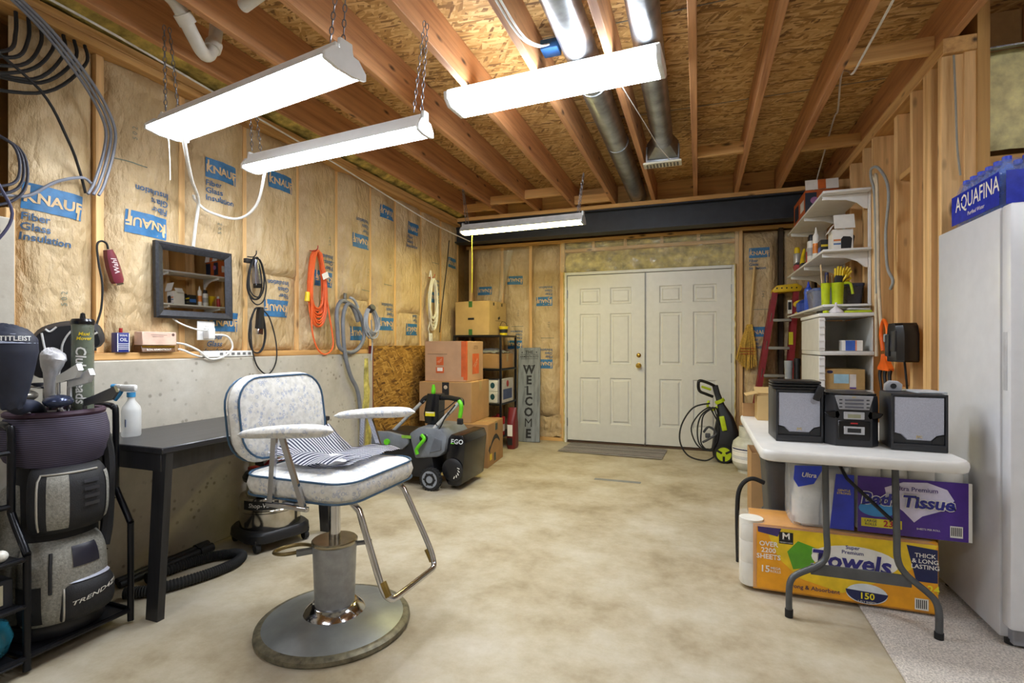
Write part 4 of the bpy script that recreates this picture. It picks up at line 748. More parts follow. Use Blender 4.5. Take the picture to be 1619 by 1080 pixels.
cord('cable', 'white cord sagging from the slim shop light to the wall cord', 'cable', [(-2.40, 2.34, 2.225), (-2.55, 2.42, 2.06), (-2.68, 2.40, 1.98), (-2.77, 2.28, 2.0), (-2.795, 2.21, 2.05), (-2.79, 2.19, 2.08)], .008, WHITECORD)
cord('pull_string', 'thin string hanging from the end of the ribbed shop light', 'string', [(-2.37, 1.73, 2.22), (-2.40, 1.76, 2.10), (-2.41, 1.77, 2.0)], .0025, WHITECORD, 5)
cord('cable', 'black cable running down the corner past the stacked boxes', 'cable', [(-2.70, 5.3, 2.40), (-2.72, 5.28, 2.1), (-2.75, 5.26, 1.8), (-2.78, 5.25, 1.5), (-2.79, 5.24, 1.34)], .006, RUBBER)
# ================================================================== SHOP VACUUM, HOSE, WANDS
v = thing('shop_vacuum', 'stainless steel shop vacuum on a black wheeled dolly beside the desk', 'vacuum', (-2.47, 2.45, 0), R(-20))
B().lathe([(.165, .10), (.17, .11), (.17, .21), (.174, .215), (.174, .225), (.17, .23), (.17, .29), (.165, .30), (.135, .305), (.13, .37), (.125, .375), (0, .375)], (0, 0, 0), 36).make('drum', M('#b7b3ab', .16, 1, .05), v, True)
B().lathe([(.13, .375), (.15, .385), (.155, .405), (.14, .43), (.07, .445), (0, .445)], (0, 0, 0), 30).make('motor_head', BLACK, v, True)
B().tube(sm([(-.13, .03, .43), (-.09, .06, .47), (.05, .06, .475), (.12, .03, .435)], 5), .016, 8).make('handle', RED, v, True); B().box((-.13, -.04, .42), (.07, .06, .04), None, .01).make('switch_cover', RED, v, True)
B().loft([[Vector((x * k, y * k, z)) for x, y in rrect(.38, .38, .11, 5)] for z, k in ((.055, 1), (.06, 1.02), (.10, 1.0), (.115, .93))]).make('dolly', BLACK, v, True)
for sx in (-1, 1):
    for sy in (-1, 1): B().lathe([(.0, -.016), (.026, -.014), (.03, 0), (.026, .014), (0, .016)], (sx * .145, sy * .145, .030), 16, hexrot('X', 90)).box((sx * .145, sy * .145, .062), (.035, .04, .03), None, .006).make('caster', RUBBER, v, True)
def vw(p): a = R(-45) + p.x / .172; return WM[v] @ Vector((.172 * math.cos(a), .172 * math.sin(a), p.y))
B().grid(lambda a, b: WM[v] @ Vector((.1715 * math.cos(R(-80 + 70 * a)), .1715 * math.sin(R(-80 + 70 * a)), 0.235 + .052 * b)), 12, 1).make('badge', INK, v)
text('Shop-Vac', .036, WHITE, v, (0, .261, 0), (1, 0, 0), (0, 1, 0), .01, .15, 'CENTER', lambda p: vw(p) , lift=0)
hs = thing('vacuum_hose', 'black ribbed vacuum hose looped on the floor by the desk leg', 'hose', (-2.45, 2.0, 0))
hp = sm([(-2.54, 1.64, .03), (-2.44, 1.72, .03), (-2.36, 1.90, .03), (-2.335, 2.05, .03), (-2.37, 2.15, .03), (-2.44, 2.165, .03), (-2.52, 2.10, .03), (-2.57, 1.97, .03), (-2.595, 1.78, .03)], 14)
hr = [];
for a, b2 in zip(hp, hp[1:]): hr += [a, a.lerp(b2, .5)]
B().tube(hr, lambda t: .024 + (.0035 if int(round(t * (len(hr) - 1))) % 2 else -.001), 10).make('hose_body', RUBBER, hs)
for k, (a, b2) in enumerate((((-2.715, 1.72, .022), (-2.712, 2.20, .026)), ((-2.668, 1.70, .022), (-2.655, 2.18, .026)))):
    t = thing('vacuum_wand', ['rear', 'front'][k] + ' black vacuum wand tube lying on the floor beside the hose', 'wand', a)
    B().cyl(a, b2, .017, .019).make('tube', BLACK, t); b3 = Vector(b2); d_ = (b3 - Vector(a)).normalized(); B().cyl(b3 - d_ * .06, b3 + d_ * .02, .025).make('coupling', BLACK, t)

# ================================================================== SNOW BLOWER
sbw = thing('snow_blower', 'black and grey battery snow blower with green levers beside the cardboard boxes', 'snow blower', (-2.25, 3.95, 0))
GREYP = M('#70757d', .4); 
B().prism([(-2.66, .09), (-2.10, .08), (-2.06, .14), (-2.10, .36), (-2.24, .43), (-2.62, .44), (-2.68, .38)], 'y', 3.78, 4.22, .02).make('lower_body', BLACK, sbw)
B().prism([(-2.67, .33), (-2.36, .31), (-2.30, .36), (-2.30, .42), (-2.50, .455), (-2.66, .45)], 'y', 3.755, 3.80, .012).make('side_shroud', GREYP, sbw)
B().prism([(-2.24, .24), (-2.02, .27), (-1.96, .32), (-1.94, .44), (-2.0, .505), (-2.20, .51), (-2.30, .45)], 'y', 3.765, 4.20, .02).make('grey_shroud', GREYP, sbw)
B().prism([(-2.10, .30), (-1.99, .33), (-1.985, .41), (-2.05, .43)], 'y', 3.757, 3.767, .003, 1).make('shroud_recess', M('#5d6169', .45), sbw)
ah = B().prism([(-1.98, .10), (-1.95, .04), (-1.86, .03), (-1.82, .06), (-1.79, .40), (-1.81, .455), (-1.92, .46), (-1.95, .42)], 'y', 3.80, 4.26, .012).make('auger_housing', BLACKG, sbw)
text('EGO', .055, M('#cfd3d6', .4), ah, (-1.865, 3.80, .40), (1, 0, 0), (0, 0, 1), .02, .1, 'CENTER', None, 'logo'); B().bx(-1.92, -1.89, 3.7965, 3.7985, .382, .389).make('logo_bar', GREEN, ah)
B().lathe([(.085, 0), (.095, .012), (.08, .02), (.03, .026), (0, .026)], (-1.90, 3.80, .17), 28, hexrot('X', 90)).make('belt_cover', BLACK, ah)
for k in range(5): B().box((-1.90 + .062 * math.cos(R(-70 + 22 * k)), 3.778, .17 + .062 * math.sin(R(-70 + 22 * k))), (.006, .004, .022), hexrot('Y', 20 - 22 * k)).make('vent_slot', PAPER, ah)
for y, nm in ((3.735, 1), (4.25, 2)):
    w_ = B().lathe([(.05, -.024), (.088, -.024), (.094, -.015), (.094, .015), (.088, .024), (.05, .024)], (-2.07, y, .094), 28, hexrot('X', 90)).make('wheel', RUBBER, sbw)
    B().lathe([(0, -.018), (.066, -.018), (.07, -.026), (.06, -.026), (.03, -.02), (.028, -.03), (0, -.03)] if nm == 2 else [(0, .03), (.028, .03), (.03, .02), (.06, .026), (.07, .026), (.066, .018), (0, .018)], (-2.07, y, .094), 24, hexrot('X', 90)).make('hub', M('#8b9098', .4), w_)
    for k in range(6): B().box((-2.07 + .047 * math.cos(k * PI/3), y - .026, .094 + .047 * math.sin(k * PI/3)), (.012, .006, .02), hexrot('Y', 90 - k * 60)).make('spoke_slot', BLACK, w_)
    for k in range(22): B().box((-2.07 + .094 * math.cos(k * 2*PI/22), y, .094 + .094 * math.sin(k * 2*PI/22)), (.006, .044, .010), hexrot('Y', -k * 360/22)).make('tread', RUBBER, w_)
B().lathe([(.075, 0), (.072, .03), (.055, .06), (.05, .08), (0, .08)], (-2.17, 3.98, .46), 24).make('chute_base', BLACK, sbw)
cu = B().loft([[( -2.17 + ox + w_ * x, 3.98 + d_ * y, z) for x, y in ((-1, -1), (-.6, -1.25), (.6, -1.25), (1, -1), (1, .8), (-1, .8))] for z, w_, d_, ox in ((.52, .062, .055, 0), (.60, .072, .06, .0), (.70, .064, .06, .012), (.775, .058, .055, .018))]).make('chute', BLACKG, sbw)
B().bx(-2.215, -2.125, 3.898, 3.906, .585, .622).make('warning_label', M('#e2d21c', .5), cu); B().bx(-2.21, -2.13, 3.8965, 3.899, .612, .62).make('warning_label', PAPER, cu)
B().tube(sm([(-2.155, 3.93, .772), (-2.15, 3.925, .80), (-2.148, 3.92, .855)], 4), lambda t: .012 + .008 * math.sin(PI * min(1, t * 1.1)), 10).make('chute_lever', GREEN, sbw)
for s in (0, 1):
    y0 = 3.77 + .44 * s; a = Vector((-2.08 if s == 0 else -2.56, y0, .43)); b2 = Vector((-1.87 if s == 0 else -2.24, y0 + (0 if s == 0 else -.3), .70))
    a, b2 = (Vector((-2.14, 3.775, .43)), Vector((-1.88, 3.86, .71))) if s == 0 else (Vector((-2.60, 3.95, .40)), Vector((-2.27, 3.98, .715)))
    B().cyl(a, b2, .016, n=14).make('handle_tube', M('#c6c8ca', .35, .4), sbw)
    for q in (.35, .7): B().cyl(a.lerp(b2, q - .012), a.lerp(b2, q + .012), .016, n=14).make('clamp', BLACK, sbw)
B().tube(sm([(-2.30, 3.98, .69), (-2.25, 3.985, .735), (-2.15, 3.98, .735), (-2.02, 3.95, .745), (-1.93, 3.91, .74), (-1.86, 3.87, .735), (-1.845, 3.85, .70)], 5), .022, 12).make('handlebar', BLACK, sbw)
B().tube(sm([(-1.86, 3.83, .735), (-1.835, 3.82, .70), (-1.84, 3.82, .64), (-1.85, 3.825, .60)], 5), .018, 10).make('trigger', GREEN, sbw); B().box((-1.85, 3.83, .565), (.05, .03, .05), None, .008).make('switch_box', BLACK, sbw)
B().tube(sm([(-2.16, 3.74, .45), (-2.13, 3.73, .42), (-2.16, 3.725, .38), (-2.20, 3.725, .33), (-2.19, 3.725, .29)], 4), .015, 8).make('release_lever', GREEN, sbw); B().cyl((-2.15, 3.79, .42), (-2.15, 3.745, .42), .035).make('pivot', BLACK, sbw)
B().cyl((-2.50, 3.76, .37), (-2.50, 3.735, .37), .026, n=12).make('knob', GREEN, sbw); B().bx(-2.36, -2.27, 3.752, 3.757, .41, .435).make('model_label', M('#7fae3a', .5), sbw)
B().tube(sm([(-1.90, 3.84, .70), (-1.97, 3.80, .60), (-2.02, 3.78, .50), (-2.10, 3.77, .45)], 5), .006, 6).tube(sm([(-1.92, 3.9, .73), (-2.0, 3.88, .66), (-2.08, 3.9, .62)], 5), .005, 6).make('control_cable', RUBBER, sbw)

# ================================================================== CARDBOARD, SHELF UNIT AND SIGN IN THE CORNER
def carton(label, base, size, rz, mat, tape=True, top=True):
    t = thing('cardboard_box', label, 'box', base, R(rz)); w_, d_, h_ = size
    B().bx(-w_/2, w_/2, -d_/2, d_/2, 0, h_ - .004, .003, 1).make('box_body', mat, t, True)
    for s in (-1, 1): B().bx(-w_/2 + .002, w_/2 - .002, s * .002, s * d_/2 - s * .001, h_ - .004, h_, .001, 1).make('flap', mat, t, True)
    if tape: B().bx(-w_/2 - .0008, w_/2 + .0008, -.03, .03, h_ - .001, h_ + .0008).bx(w_/2, w_/2 + .0009, -.03, .03, h_ - .09, h_).make('tape', TAPE, t, True)
    return t
a1 = carton('large brown carton with a curved black smile arrow, bottom of the stack', (-2.27, 4.82, 0), (.66, .53, .42), 5, CARD2)
b = B()      # curved arrow on the +X side
pts = [(.3315, -.20 + .34 * k / 16, .15 + .12 * math.sin(PI * (.05 + .80 * k / 16))) for k in range(17)]
b.loft([[Vector(p) + Vector((0, 0, -.012 - .012 * math.sin(PI * k / 16))), Vector(p) + Vector((.001, 0, 0)), Vector(p) + Vector((0, 0, .012 + .012 * math.sin(PI * k / 16)))] for k, p in enumerate(pts)], False, False); b.make('smile_print', INK, a1, True)
B().prism([(-.245, .17), (-.19, .215), (-.20, .13)], 'x', .331, .3322).make('arrow_print', INK, a1, True)
B().bx(.3305, .3316, -.06, .0, .03, .11).bx(.3305, .3316, -.02, .06, .33, .40).make('label_print', M('#3d4a44', .6), a1, True); B().bx(.3305, .3317, -.20, -.13, .06, .12).make('yellow_sticker', YELLOW, a1, True); B().bx(.19, .25, -.2662, -.265, .30, .36).make('label_print', M('#7c5a3a', .7), a1, True)
a2 = carton('plain tan carton in the middle of the stack behind the snow blower', (-2.41, 4.87, .422), (.57, .52, .402), 3, CARD)
B().bx(-.03, .045, -.2614, -.26, .27, .40).make('label_print', INK, a2, True); B().lathe([(.02, 0), (.02, .001)], (.008, -.262, .35), 16, hexrot('X', 90)).make('label_mark', M('#c9b79a', .6), a2, True)
a3 = carton('carton with orange home-store logos on top of the stack', (-2.42, 4.88, .826), (.46, .46, .41), 2, M('#bb9573', .75, 0, .05, 6), False)
OR = M('#cf5f2b', .6); B().bx(.20, .2312, -.2315, -.20, .02, .41).bx(.13, .23, -.2313, -.23, .0, .0).make('edge_print', OR, a3, True); B().bx(.175, .229, -.2312, -.2302, .05, .408).make('edge_print', OR, a3, True)
lg = B().bx(-.10, -.02, -.2312, -.2302, .165, .25).make('logo', OR, a3, True); B().bx(.2302, .2312, -.07, .11, .07, .28).make('logo', OR, a3, True)
text('THE HOME\nDEPOT', .028, M('#d8b08c', .6), a3, (.2314, .02, .175), (0, .82, .57), (0, -.57, .82), .015, local=True); text('THE HOME\nDEPOT', .0135, M('#d8b08c', .6), a3, (-.06, -.2314, .207), (.82, 0, .57), (-.57, 0, .82), .015, local=True)
B().bx(-.105, -.015, -.2312, -.2302, .085, .145).make('logo', OR, a3, True); B().bx(-.09, -.03, -.2318, -.2311, .105, .14).make('label_patch', PAPER, a3, True); text('PAPER ON\nHEAVY DUTY', .022, M('#6b5238', .7), a3, (.2314, .02, .345), (0, 1, 0), (0, 0, 1), 0, local=True)
B().bx(-.20, .02, -.2312, -.2302, .275, .281).make('print', M('#7c6448', .7), a3, True)
su = thing('shelf_unit', 'black metal shelving unit in the corner behind the cartons', 'shelf unit', (-2.42, 5.75, 0))
for x in (-2.725, -2.137):
    for y in (5.49, 6.0): B().bx(x - .012, x + .012, y - .012, y + .012, 0, 1.31, .002, 1).make('post', BLACKM, su)
for z in (.12, .50, .90, 1.29): B().bx(-2.735, -2.127, 5.48, 6.01, z, z + .022, .003, 1).make('shelf', BLACKM, su)
a4 = carton('tan moving carton with black handle hole on top of the black shelf unit', (-2.49, 5.74, 1.3125), (.46, .44, .40), -6, CARDT)
B().bx(-.055, .03, -.2212, -.22, .18, .205, .0005, 1).make('hand_hole', INK, a4, True); [B().bx(-.045, .005, -.2212, -.22, z_, z_ + .07).make('green_tape', M('#3c6b38', .4), a4, True) for z_ in (.0, .33)]; B().bx(.2302, .2312, -.06, .12, .17, .174).make('print', INK, a4, True); B().box((.231, .03, .205), (.001, .05, .03), hexrot('X', 20)).bx(.2302, .2312, .09, .12, .35, .385).bx(.2302, .2312, -.12, -.09, .35, .385).make('print', INK, a4, True)
t = thing('tub', 'small yellow tub with a wire handle on the black shelf unit', 'tub', (-2.19, 5.72, 1.3125)); B().lathe([(.045, 0), (.052, .09), (.056, .092), (.056, .105), (0, .105)], (-2.19, 5.72, 1.313), 24).make('body', M('#d6bf1e', .4), t); B().lathe([(.0465, .0), (.0515, .05)], (-2.19, 5.72, 1.334), 24).make('band', INK, t); B().tube(sm([(-2.24, 5.72, 1.40), (-2.22, 5.74, 1.47), (-2.17, 5.74, 1.46), (-2.14, 5.72, 1.40)], 5), .003, 6).make('wire_handle', BLACK, t)
carton('flat brown carton on the second shelf of the black unit', (-2.36, 5.72, .923), (.44, .40, .17), 0, CARD2)
def bag(u, v): return Vector((-2.50 + .34 * u, 5.55 + .32 * v, 1.108 + .05 * math.sin(PI * u) * math.sin(PI * v) + .018 * noise.noise((u * 6, v * 6, 3))))
b = B(); b.grid(bag, 16, 16); bmesh.ops.solidify(b.bm, geom=b.bm.faces[:], thickness=.006); tag(b.make('plastic_bag', M('#c9c9c4', .25, 0, .1, 14, .4, 30)), 'crumpled clear plastic bag on the flat brown carton', 'bag')
for k, (z, lab) in enumerate(((.523, 'lower white carton with a dark oval on the third shelf'), (.655, 'upper white carton with a dark oval on the third shelf'))):
    t = thing('white_carton', lab, 'box', (-2.28, 5.70, z)); B().bx(-2.44, -2.185, 5.52, 5.88, z, z + .128, .004, 1).make('box_body', M('#d6d3c8', .6), t); B().lathe([(.035, 0), (.035, .001)], (-2.25, 5.5195, z + .07), 20, hexrot('X', 90), .8, 1).make('oval_print', M('#1f4a4f', .5), t); B().bx(-2.38, -2.31, 5.5185, 5.5195, z + .03, z + .09).make('print', M('#4a5a5c', .6), t)
t = thing('detergent_box', 'white and grey detergent box at the edge of the third shelf', 'box', (-2.13, 5.75, .52)); B().bx(-2.18, -2.13, 5.52, 5.90, .523, .80, .003, 1).make('box_body', M('#b9b6b4', .6), t); B().bx(-2.1298, -2.129, 5.55, 5.85, .56, .68).make('print', M('#42507a', .5), t); B().lathe([(.04, 0), (.04, .001)], (-2.1298, 5.7, .74), 20, hexrot('Y', 90)).make('print', RED, t)
t = thing('red_can', 'red can on the lowest shelf of the black unit', 'can', (-2.22, 5.62, .145)); B().lathe([(.08, 0), (.082, .005), (.082, .20), (.078, .21), (.02, .215), (.02, .24), (0, .24)], (-2.22, 5.62, .143), 24).make('body', RED, t); B().lathe([(.0825, .0), (.0825, .08)], (-2.22, 5.62, .19), 24).make('label_band', M('#d9c9c0', .5), t)
t = thing('red_bag', 'red and black packaged bag standing on the floor beside the smile-arrow carton', 'bag', (-2.03, 5.56, 0)); B().loft([[(-2.03 + w_ * x, 5.60 + d_ * y, z) for x, y in rrect(2, 2, .6, 4)] for z, w_, d_ in ((0, .045, .08), (.03, .055, .09), (.3, .05, .085), (.42, .05, .03), (.47, .05, .008))]).make('body', M('#6e1d20', .4), t); B().bx(-2.06, -2.0, 5.505, 5.5085, .15, .28).make('print', PAPER, t); B().bx(-2.06, -2.0, 5.503, 5.506, .05, .13).make('print', INK, t)
sg = thing('welcome_sign', 'tall grey wooden WELCOME porch sign leaning on the back wall', 'sign', (-1.97, 6.0, 0)); SGW = wood('sign_wood', '#5f6366', '#83878a', 'Z', 26, .6, False)
qm = Matrix.Translation((-1.968, 6.0, .0)) @ Matrix.Rotation(R(-7), 4, 'X') @ Matrix.Rotation(R(-1.5), 4, 'Y')
b = B().bx(-.145, .145, -.012, .008, .002, 1.17, .003, 1); b.bm.transform(qm); b.make('board', SGW, sg)
def sgp(x, z): return qm @ Vector((x, -.0125, z))
sx_, su_ = (qm.to_3x3() @ Vector((1, 0, 0))), (qm.to_3x3() @ Vector((0, 0, 1)))
for k, c in enumerate('WELCOME'):
    z = .89 - k * .132; text(c, .15, INK, sg, sgp(.0, z), sx_, su_, .0 if c == 'M' else .035, sx=.95)
    o_ = {'W': [(-.05, .05), (.05, .05), (0, .05)], 'E': [], 'L': [(-.035, .05)], 'C': [], 'O': [], 'M': []}[c]
    for (dx, dz) in o_: bb = B().bx(dx - .022, dx + .022, -.0145, -.0125, z + dz - .004, z + dz + .004); bb.bm.transform(qm); bb.make('serif', INK, sg)
text('THE', .055, INK, sg, sgp(0, 1.11), sx_, su_, .02); text('ARMENTROUTS', .034, INK, sg, sgp(0, 1.055), sx_, su_, .015)
for z in (1.083, 1.03): bb = B().bx(-.115, .115, -.0142, -.0125, z - .002, z + .002); bb.bm.transform(qm); bb.make('rule', INK, sg)
for x in (-.095, .095): bb = B().lathe([(.008, 0), (.008, .0015)], (x, -.0125, 1.11), 10, hexrot('X', 90)); bb.bm.transform(qm); bb.make('dot', INK, sg)
# striped mat by the doors
mt_ = B().grid(lambda u, v: Vector((-1.49 + 1.13 * u + .03 * v, 5.58 + .54 * v - .14 * u * 0 - .05 * u, .008 + .006 * abs(noise.noise((u * 8, v * 12, 2))))), 40, 24); bmesh.ops.solidify(mt_.bm, geom=mt_.bm.faces[:], thickness=.007)
mt = tag(mt_.make('rag_rug', stripes('rag_stripes', 'Y', 34, [(.0, '#77757a'), (.40, '#b7b3b2'), (.45, '#8d898f'), (.49, '#d2cecb'), (.53, '#8a5a5e'), (.56, '#bab6b8'), (.60, '#66676d')], .9, True), smooth=60), 'striped grey rag rug on the concrete in front of the double doors', 'rug')
# pressure washer, propane tank
pw = thing('pressure_washer', 'black and lime pressure washer with hose loops by the right-hand door', 'pressure washer', (.22, 5.72, 0))
B().loft([[( .25 + ox + w_ * x, 5.74 + d_ * y, z) for x, y in rrect(2, 2, .5, 3)] for z, w_, d_, ox in ((.05, .13, .12, .02), (.12, .14, .13, .02), (.30, .12, .11, .02), (.45, .08, .08, .01), (.58, .035, .04, -.03), (.70, .03, .03, -.07), (.78, .03, .03, -.09))]).make('body', BLACK, pw)
B().tube(sm([(.165, 5.73, .765), (.10, 5.70, .80), (.02, 5.68, .825), (.0, 5.675, .80), (.01, 5.675, .72), (.08, 5.69, .685), (.14, 5.71, .66)], 4), .016, 10).make('gun_handle', BLACKG, pw); B().tube([(.03, 5.665, .765), (.12, 5.69, .735)], .013, 8).make('trigger', LIME, pw)
B().box((.235, 5.62, .40), (.05, .02, .15), hexrot('Y', -12), .008).make('lime_panel', LIME, pw); B().cyl((.20, 5.72, .63), (.215, 5.72, .60), .05).make('lime_clip', LIME, pw); B().tube(sm([(.10, 5.68, .62), (.09, 5.66, .56), (.14, 5.66, .53), (.18, 5.68, .56)], 4), .013, 8).make('lime_hook', LIME, pw)
for y in (5.60, 5.87):
    w_ = B().lathe([(.05, -.02), (.085, -.02), (.092, -.01), (.092, .01), (.085, .02), (.05, .02)], (.24, y, .093), 28, hexrot('X', 90)).make('wheel', RUBBER, pw); B().lathe([(0, -.021), (.07, -.021), (.07, .024), (0, .024)], (.24, y, .093), 24, hexrot('X', 90)).make('hub', LIME, w_)
    for k in range(3): B().box((.24 + .045 * math.cos(R(30 + 120 * k)), y - .024, .093 + .045 * math.sin(R(30 + 120 * k))), (.05, .004, .022), hexrot('Y', -30 - 120 * k), .004, 1).make('spoke_slot', BLACK, w_)
for k, (dx, rr) in enumerate(((-.02, .17), (.01, .15), (.03, .165))): B().tube(sm([(.12 + dx, 5.60 - .01 * k, .56), (.02 + dx, 5.59, .48), (-.03 + dx * 2, 5.585, .34), (.0 + dx, 5.59, .18), (.10 + dx, 5.60, .12), (.17, 5.61, .2 + .05 * k), (.19, 5.61, .38), (.15 + dx, 5.605, .52)], 5, True), .007, 8, True).make('hose_loop', RUBBER, pw)
B().tube(sm([(.11, 5.62, .60), (-.05, 5.60, .55), (-.16, 5.585, .38), (-.18, 5.58, .20), (-.10, 5.57, .06), (.06, 5.57, .02), (.15, 5.60, .06)], 7), .008, 8).make('hose_loop', RUBBER, pw); B().tube(sm([(.05, 5.62, .30), (.10, 5.60, .36), (.17, 5.60, .30), (.10, 5.59, .24), (.04, 5.60, .2)], 5), .012, 8).box((.09, 5.61, .27), (.05, .03, .05), None, .01).make('hose_fitting', DKGREY, pw)
pk = thing('propane_tank', 'white propane tank with a printed label on the floor behind the folding table', 'propane tank', (.45, 5.30, 0)); TK = M('#c3c2b4', .4)
B().lathe([(.10, .0), (.10, .03), (.115, .035), (.142, .075), (.15, .11), (.15, .24), (.14, .285), (.10, .325), (.04, .335), (0, .335)], (.45, 5.30, 0), 36).make('body', TK, pk); B().lathe([(.09, .32), (.09, .43), (.086, .43), (.086, .32)], (.45, 5.30, 0), 30).make('collar', TK, pk); B().cyl((.45, 5.30, .33), (.45, 5.30, .40), .02).make('valve', BRASS, pk)
B().grid(lambda a, b: Vector((.45 + .1512 * math.cos(R(190 + 110 * a)), 5.30 + .1512 * math.sin(R(190 + 110 * a)), .105 + .135 * b)), 16, 1).make('label_sheet', PAPER, pk)
for k, z in enumerate((.222, .205, .16, .15, .14)): B().grid(lambda a, b: Vector((.45 + .152 * math.cos(R(195 + 100 * a)), 5.30 + .152 * math.sin(R(195 + 100 * a)), z + (.012 if k == 0 else .003) * b)), 14, 1).make('print', NAVY if k == 0 else M('#7c86a0', .6), pk)
# ================================================================== FOLDING TABLE AND WHAT IS ON AND UNDER IT
LEGM = M('#55575a', .4, .4); ft = thing('folding_table', 'white plastic folding table with grey metal legs carrying the stereo', 'table', (.63, 3.06, 0))
B().loft([[(.63 + x * k, 3.07 + y * k2, z) for x, y in rrect(.75, 1.22, .06, 6)] for z, k, k2 in ((.695, .975, .985), (.70, .99, .994), (.72, 1, 1), (.735, .995, .997), (.742, .98, .988))]).make('table_top', M('#d9d7d2', .45, 0, .02), ft)
for yc, s in ((2.62, -1), (3.52, 1)):
    yo = yc + s * .08
    for xa, xf in ((.53, .375), (.79, .915)):
        d_ = 1 if xf > xa else -1
        B().tube(sm([(xa, yc, .698), (xa, yc + s * .02, .40), (xa, yc + s * .035, .29), (xa + d_ * .03, yc + s * .045, .235), (xf - d_ * .035, yo - s * .02, .185), (xf - d_ * .008, yo - s * .01, .155), (xf, yo, .11), (xf, yo, .02)], 4), .0135, 10).make('leg', LEGM, ft)
        B().cyl((xf, yo, .001), (xf, yo, .035), .0165, n=14).make('foot_cap', RUBBER, ft)
    B().box((.65, yc + s * .045, .212), (.37, .006, .05), None, .002, 1).make('crossbar', LEGM, ft); B().box((.66, yc, .688), (.34, .03, .014), None, .002, 1).make('leg_bracket', LEGM, ft)
    B().tube([(.60, yc - s * .18, .685), (.625, yc - s * .05, .60), (.775, yc + s * .015, .45)], .008, 8).make('brace', BLACKM, ft)
# stereo
ST = M('#26272b', .4); GR = M('#a6a8b4', .6, 0, .05, 200, .3, 400)
def speaker(label, x, y, rz):
    t = thing('speaker', label, 'speaker', (x, y, .743), R(rz)); w_, d_, h_ = .20, .20, .245
    B().bx(-w_/2, w_/2, -d_/2 + .012, d_/2, 0, h_, .008).make('cabinet', ST, t, True)
    po = [(-.088, .232), (.088, .232), (.088, .075), (.062, .068), (.042, .046), (-.042, .046), (-.062, .068), (-.088, .075)]
    g = B(); r0 = [(x_, -d_/2 + .012, z) for x_, z in po]; r1 = [(x_ * .97, -d_/2 + .002, .14 + (z - .14) * .97) for x_, z in po]; r2 = [(x_ * .55, -d_/2 - .004, .155 + (z - .155) * .55) for x_, z in po]
    g.loft([r0, r1, r2], False, True).make('grille', GR, t, True, 20)
    B().bx(-.1, .1, -d_/2 + .0, -d_/2 + .014, .0, .03, .004).bx(-.1, -.09, -d_/2, -d_/2 + .014, 0, h_, .003).bx(.09, .1, -d_/2, -d_/2 + .014, 0, h_, .003).bx(-.1, .1, -d_/2, -d_/2 + .014, .234, h_, .003).make('bezel', ST, t, True)
    for s in (-1, 1): B().prism([(s * .088, .072), (s * .066, .066), (s * .046, .044), (s * .046, .032), (s * .088, .032)], 'y', -d_/2 + .0085, -d_/2 + .0112).make('bass_port', INK, t, True)
    text('JVC', .014, M('#d8b93a', .3, .6), t, (0, -d_/2 - .0, .062), (1, 0, 0), (0, 0, 1), .02, local=True, lift=.002)
    return t
speaker('grey-grilled stereo speaker with a black zip case on top', .44, 2.82, 3); speaker('grey-grilled stereo speaker beside the refrigerator with a tape measure on top', .893, 2.755, -3)
su2 = thing('stereo_unit', 'black CD and cassette stereo between its two speakers on the folding table', 'stereo', (.655, 2.79, .743), R(0))
B().loft([[(x * k, y, z) for x, y in ((-.115, .11), (-.105, -.06), (-.07, -.105), (.07, -.105), (.105, -.06), (.115, .11))] for z, k in ((0, 1), (.015, 1.02), (.03, 1), (.19, 1), (.225, .97))]).make('housing', ST, su2, True, 25)
B().loft([[(x, y, z) for x, y in ((-.10, .10), (-.095, -.07), (-.05, -.105), (.05, -.105), (.095, -.07), (.10, .10))] for z in (.2255, .236)]).make('lid', BLACKG, su2, True, 25)
fp = B().prism([(-.075, .228), (.075, .228), (.058, .165), (-.058, .165)], 'y', -.112, -.106, .002, 1).make('control_panel', M('#a4a5ab', .4, .4), su2, True)
for k in range(3): B().bx(-.036, .036, -.1155, -.1118, .205 - k * .016, .213 - k * .016, .001, 1).make('button', M('#5b5c66', .4), fp, True)
for k in range(3):
    for s in (-1, 1): B().box((s * .052, -.1132, .209 - k * .016), (.012, .003, .006), None, .001, 1).make('button', DKGREY, fp, True)
ds = B().bx(-.04, .04, -.1125, -.106, .122, .155, .002, 1).make('display_bezel', M('#b3b4b8', .4, .3), su2, True); B().bx(-.025, .025, -.1133, -.1126, .128, .145).make('display', M('#8b8b72', .3), ds, True)
cs = B().bx(-.062, .062, -.111, -.104, .03, .115, .003, 1).make('cassette_door', BLACKG, su2, True); B().bx(-.04, .04, -.113, -.1112, .055, .09, .001, 1).make('cassette_frame', M('#b3b4b8', .4, .3), cs, True); B().bx(-.026, .026, -.1138, -.1131, .063, .082).make('cassette_window', INK, cs, True); B().bx(-.014, .014, -.1116, -.1111, .101, .107).make('red_logo', RED, cs, True)
for s in (-1, 1): B().prism([(s * .115, .15), (s * .058, .162), (s * .05, .14), (s * .058, .12), (s * .10, .13)], 'y', -.105, -.085, .004, 1).make('side_wing', BLACKG, su2, True)
text('JVC', .009, M('#d8b93a', .3, .6), fp, (0, -.1122, .221), (1, 0, 0), (0, 0, 1), .02, local=True)
t = thing('zip_case', 'flat black zip case with a hanging strap on the left stereo speaker', 'case', (.44, 2.82, .99)); 
for k in range(3): B().loft([[(.435 + w_ * x, 2.80 + d_ * y, .9885 + z + k * .0135) for x, y in rrect(2, 2, .35, 4)] for z, w_, d_ in ((0, .098, .082), (.003, .104, .088), (.010, .104, .088), (.013, .098, .082))]).make('layer', M('#19191b', .35, 0, .1, 30, .3, 50), t)
B().box((.522, 2.706, .975), (.03, .012, .07), hexrot('Y', 20), .005).make('strap', BLACK, t)
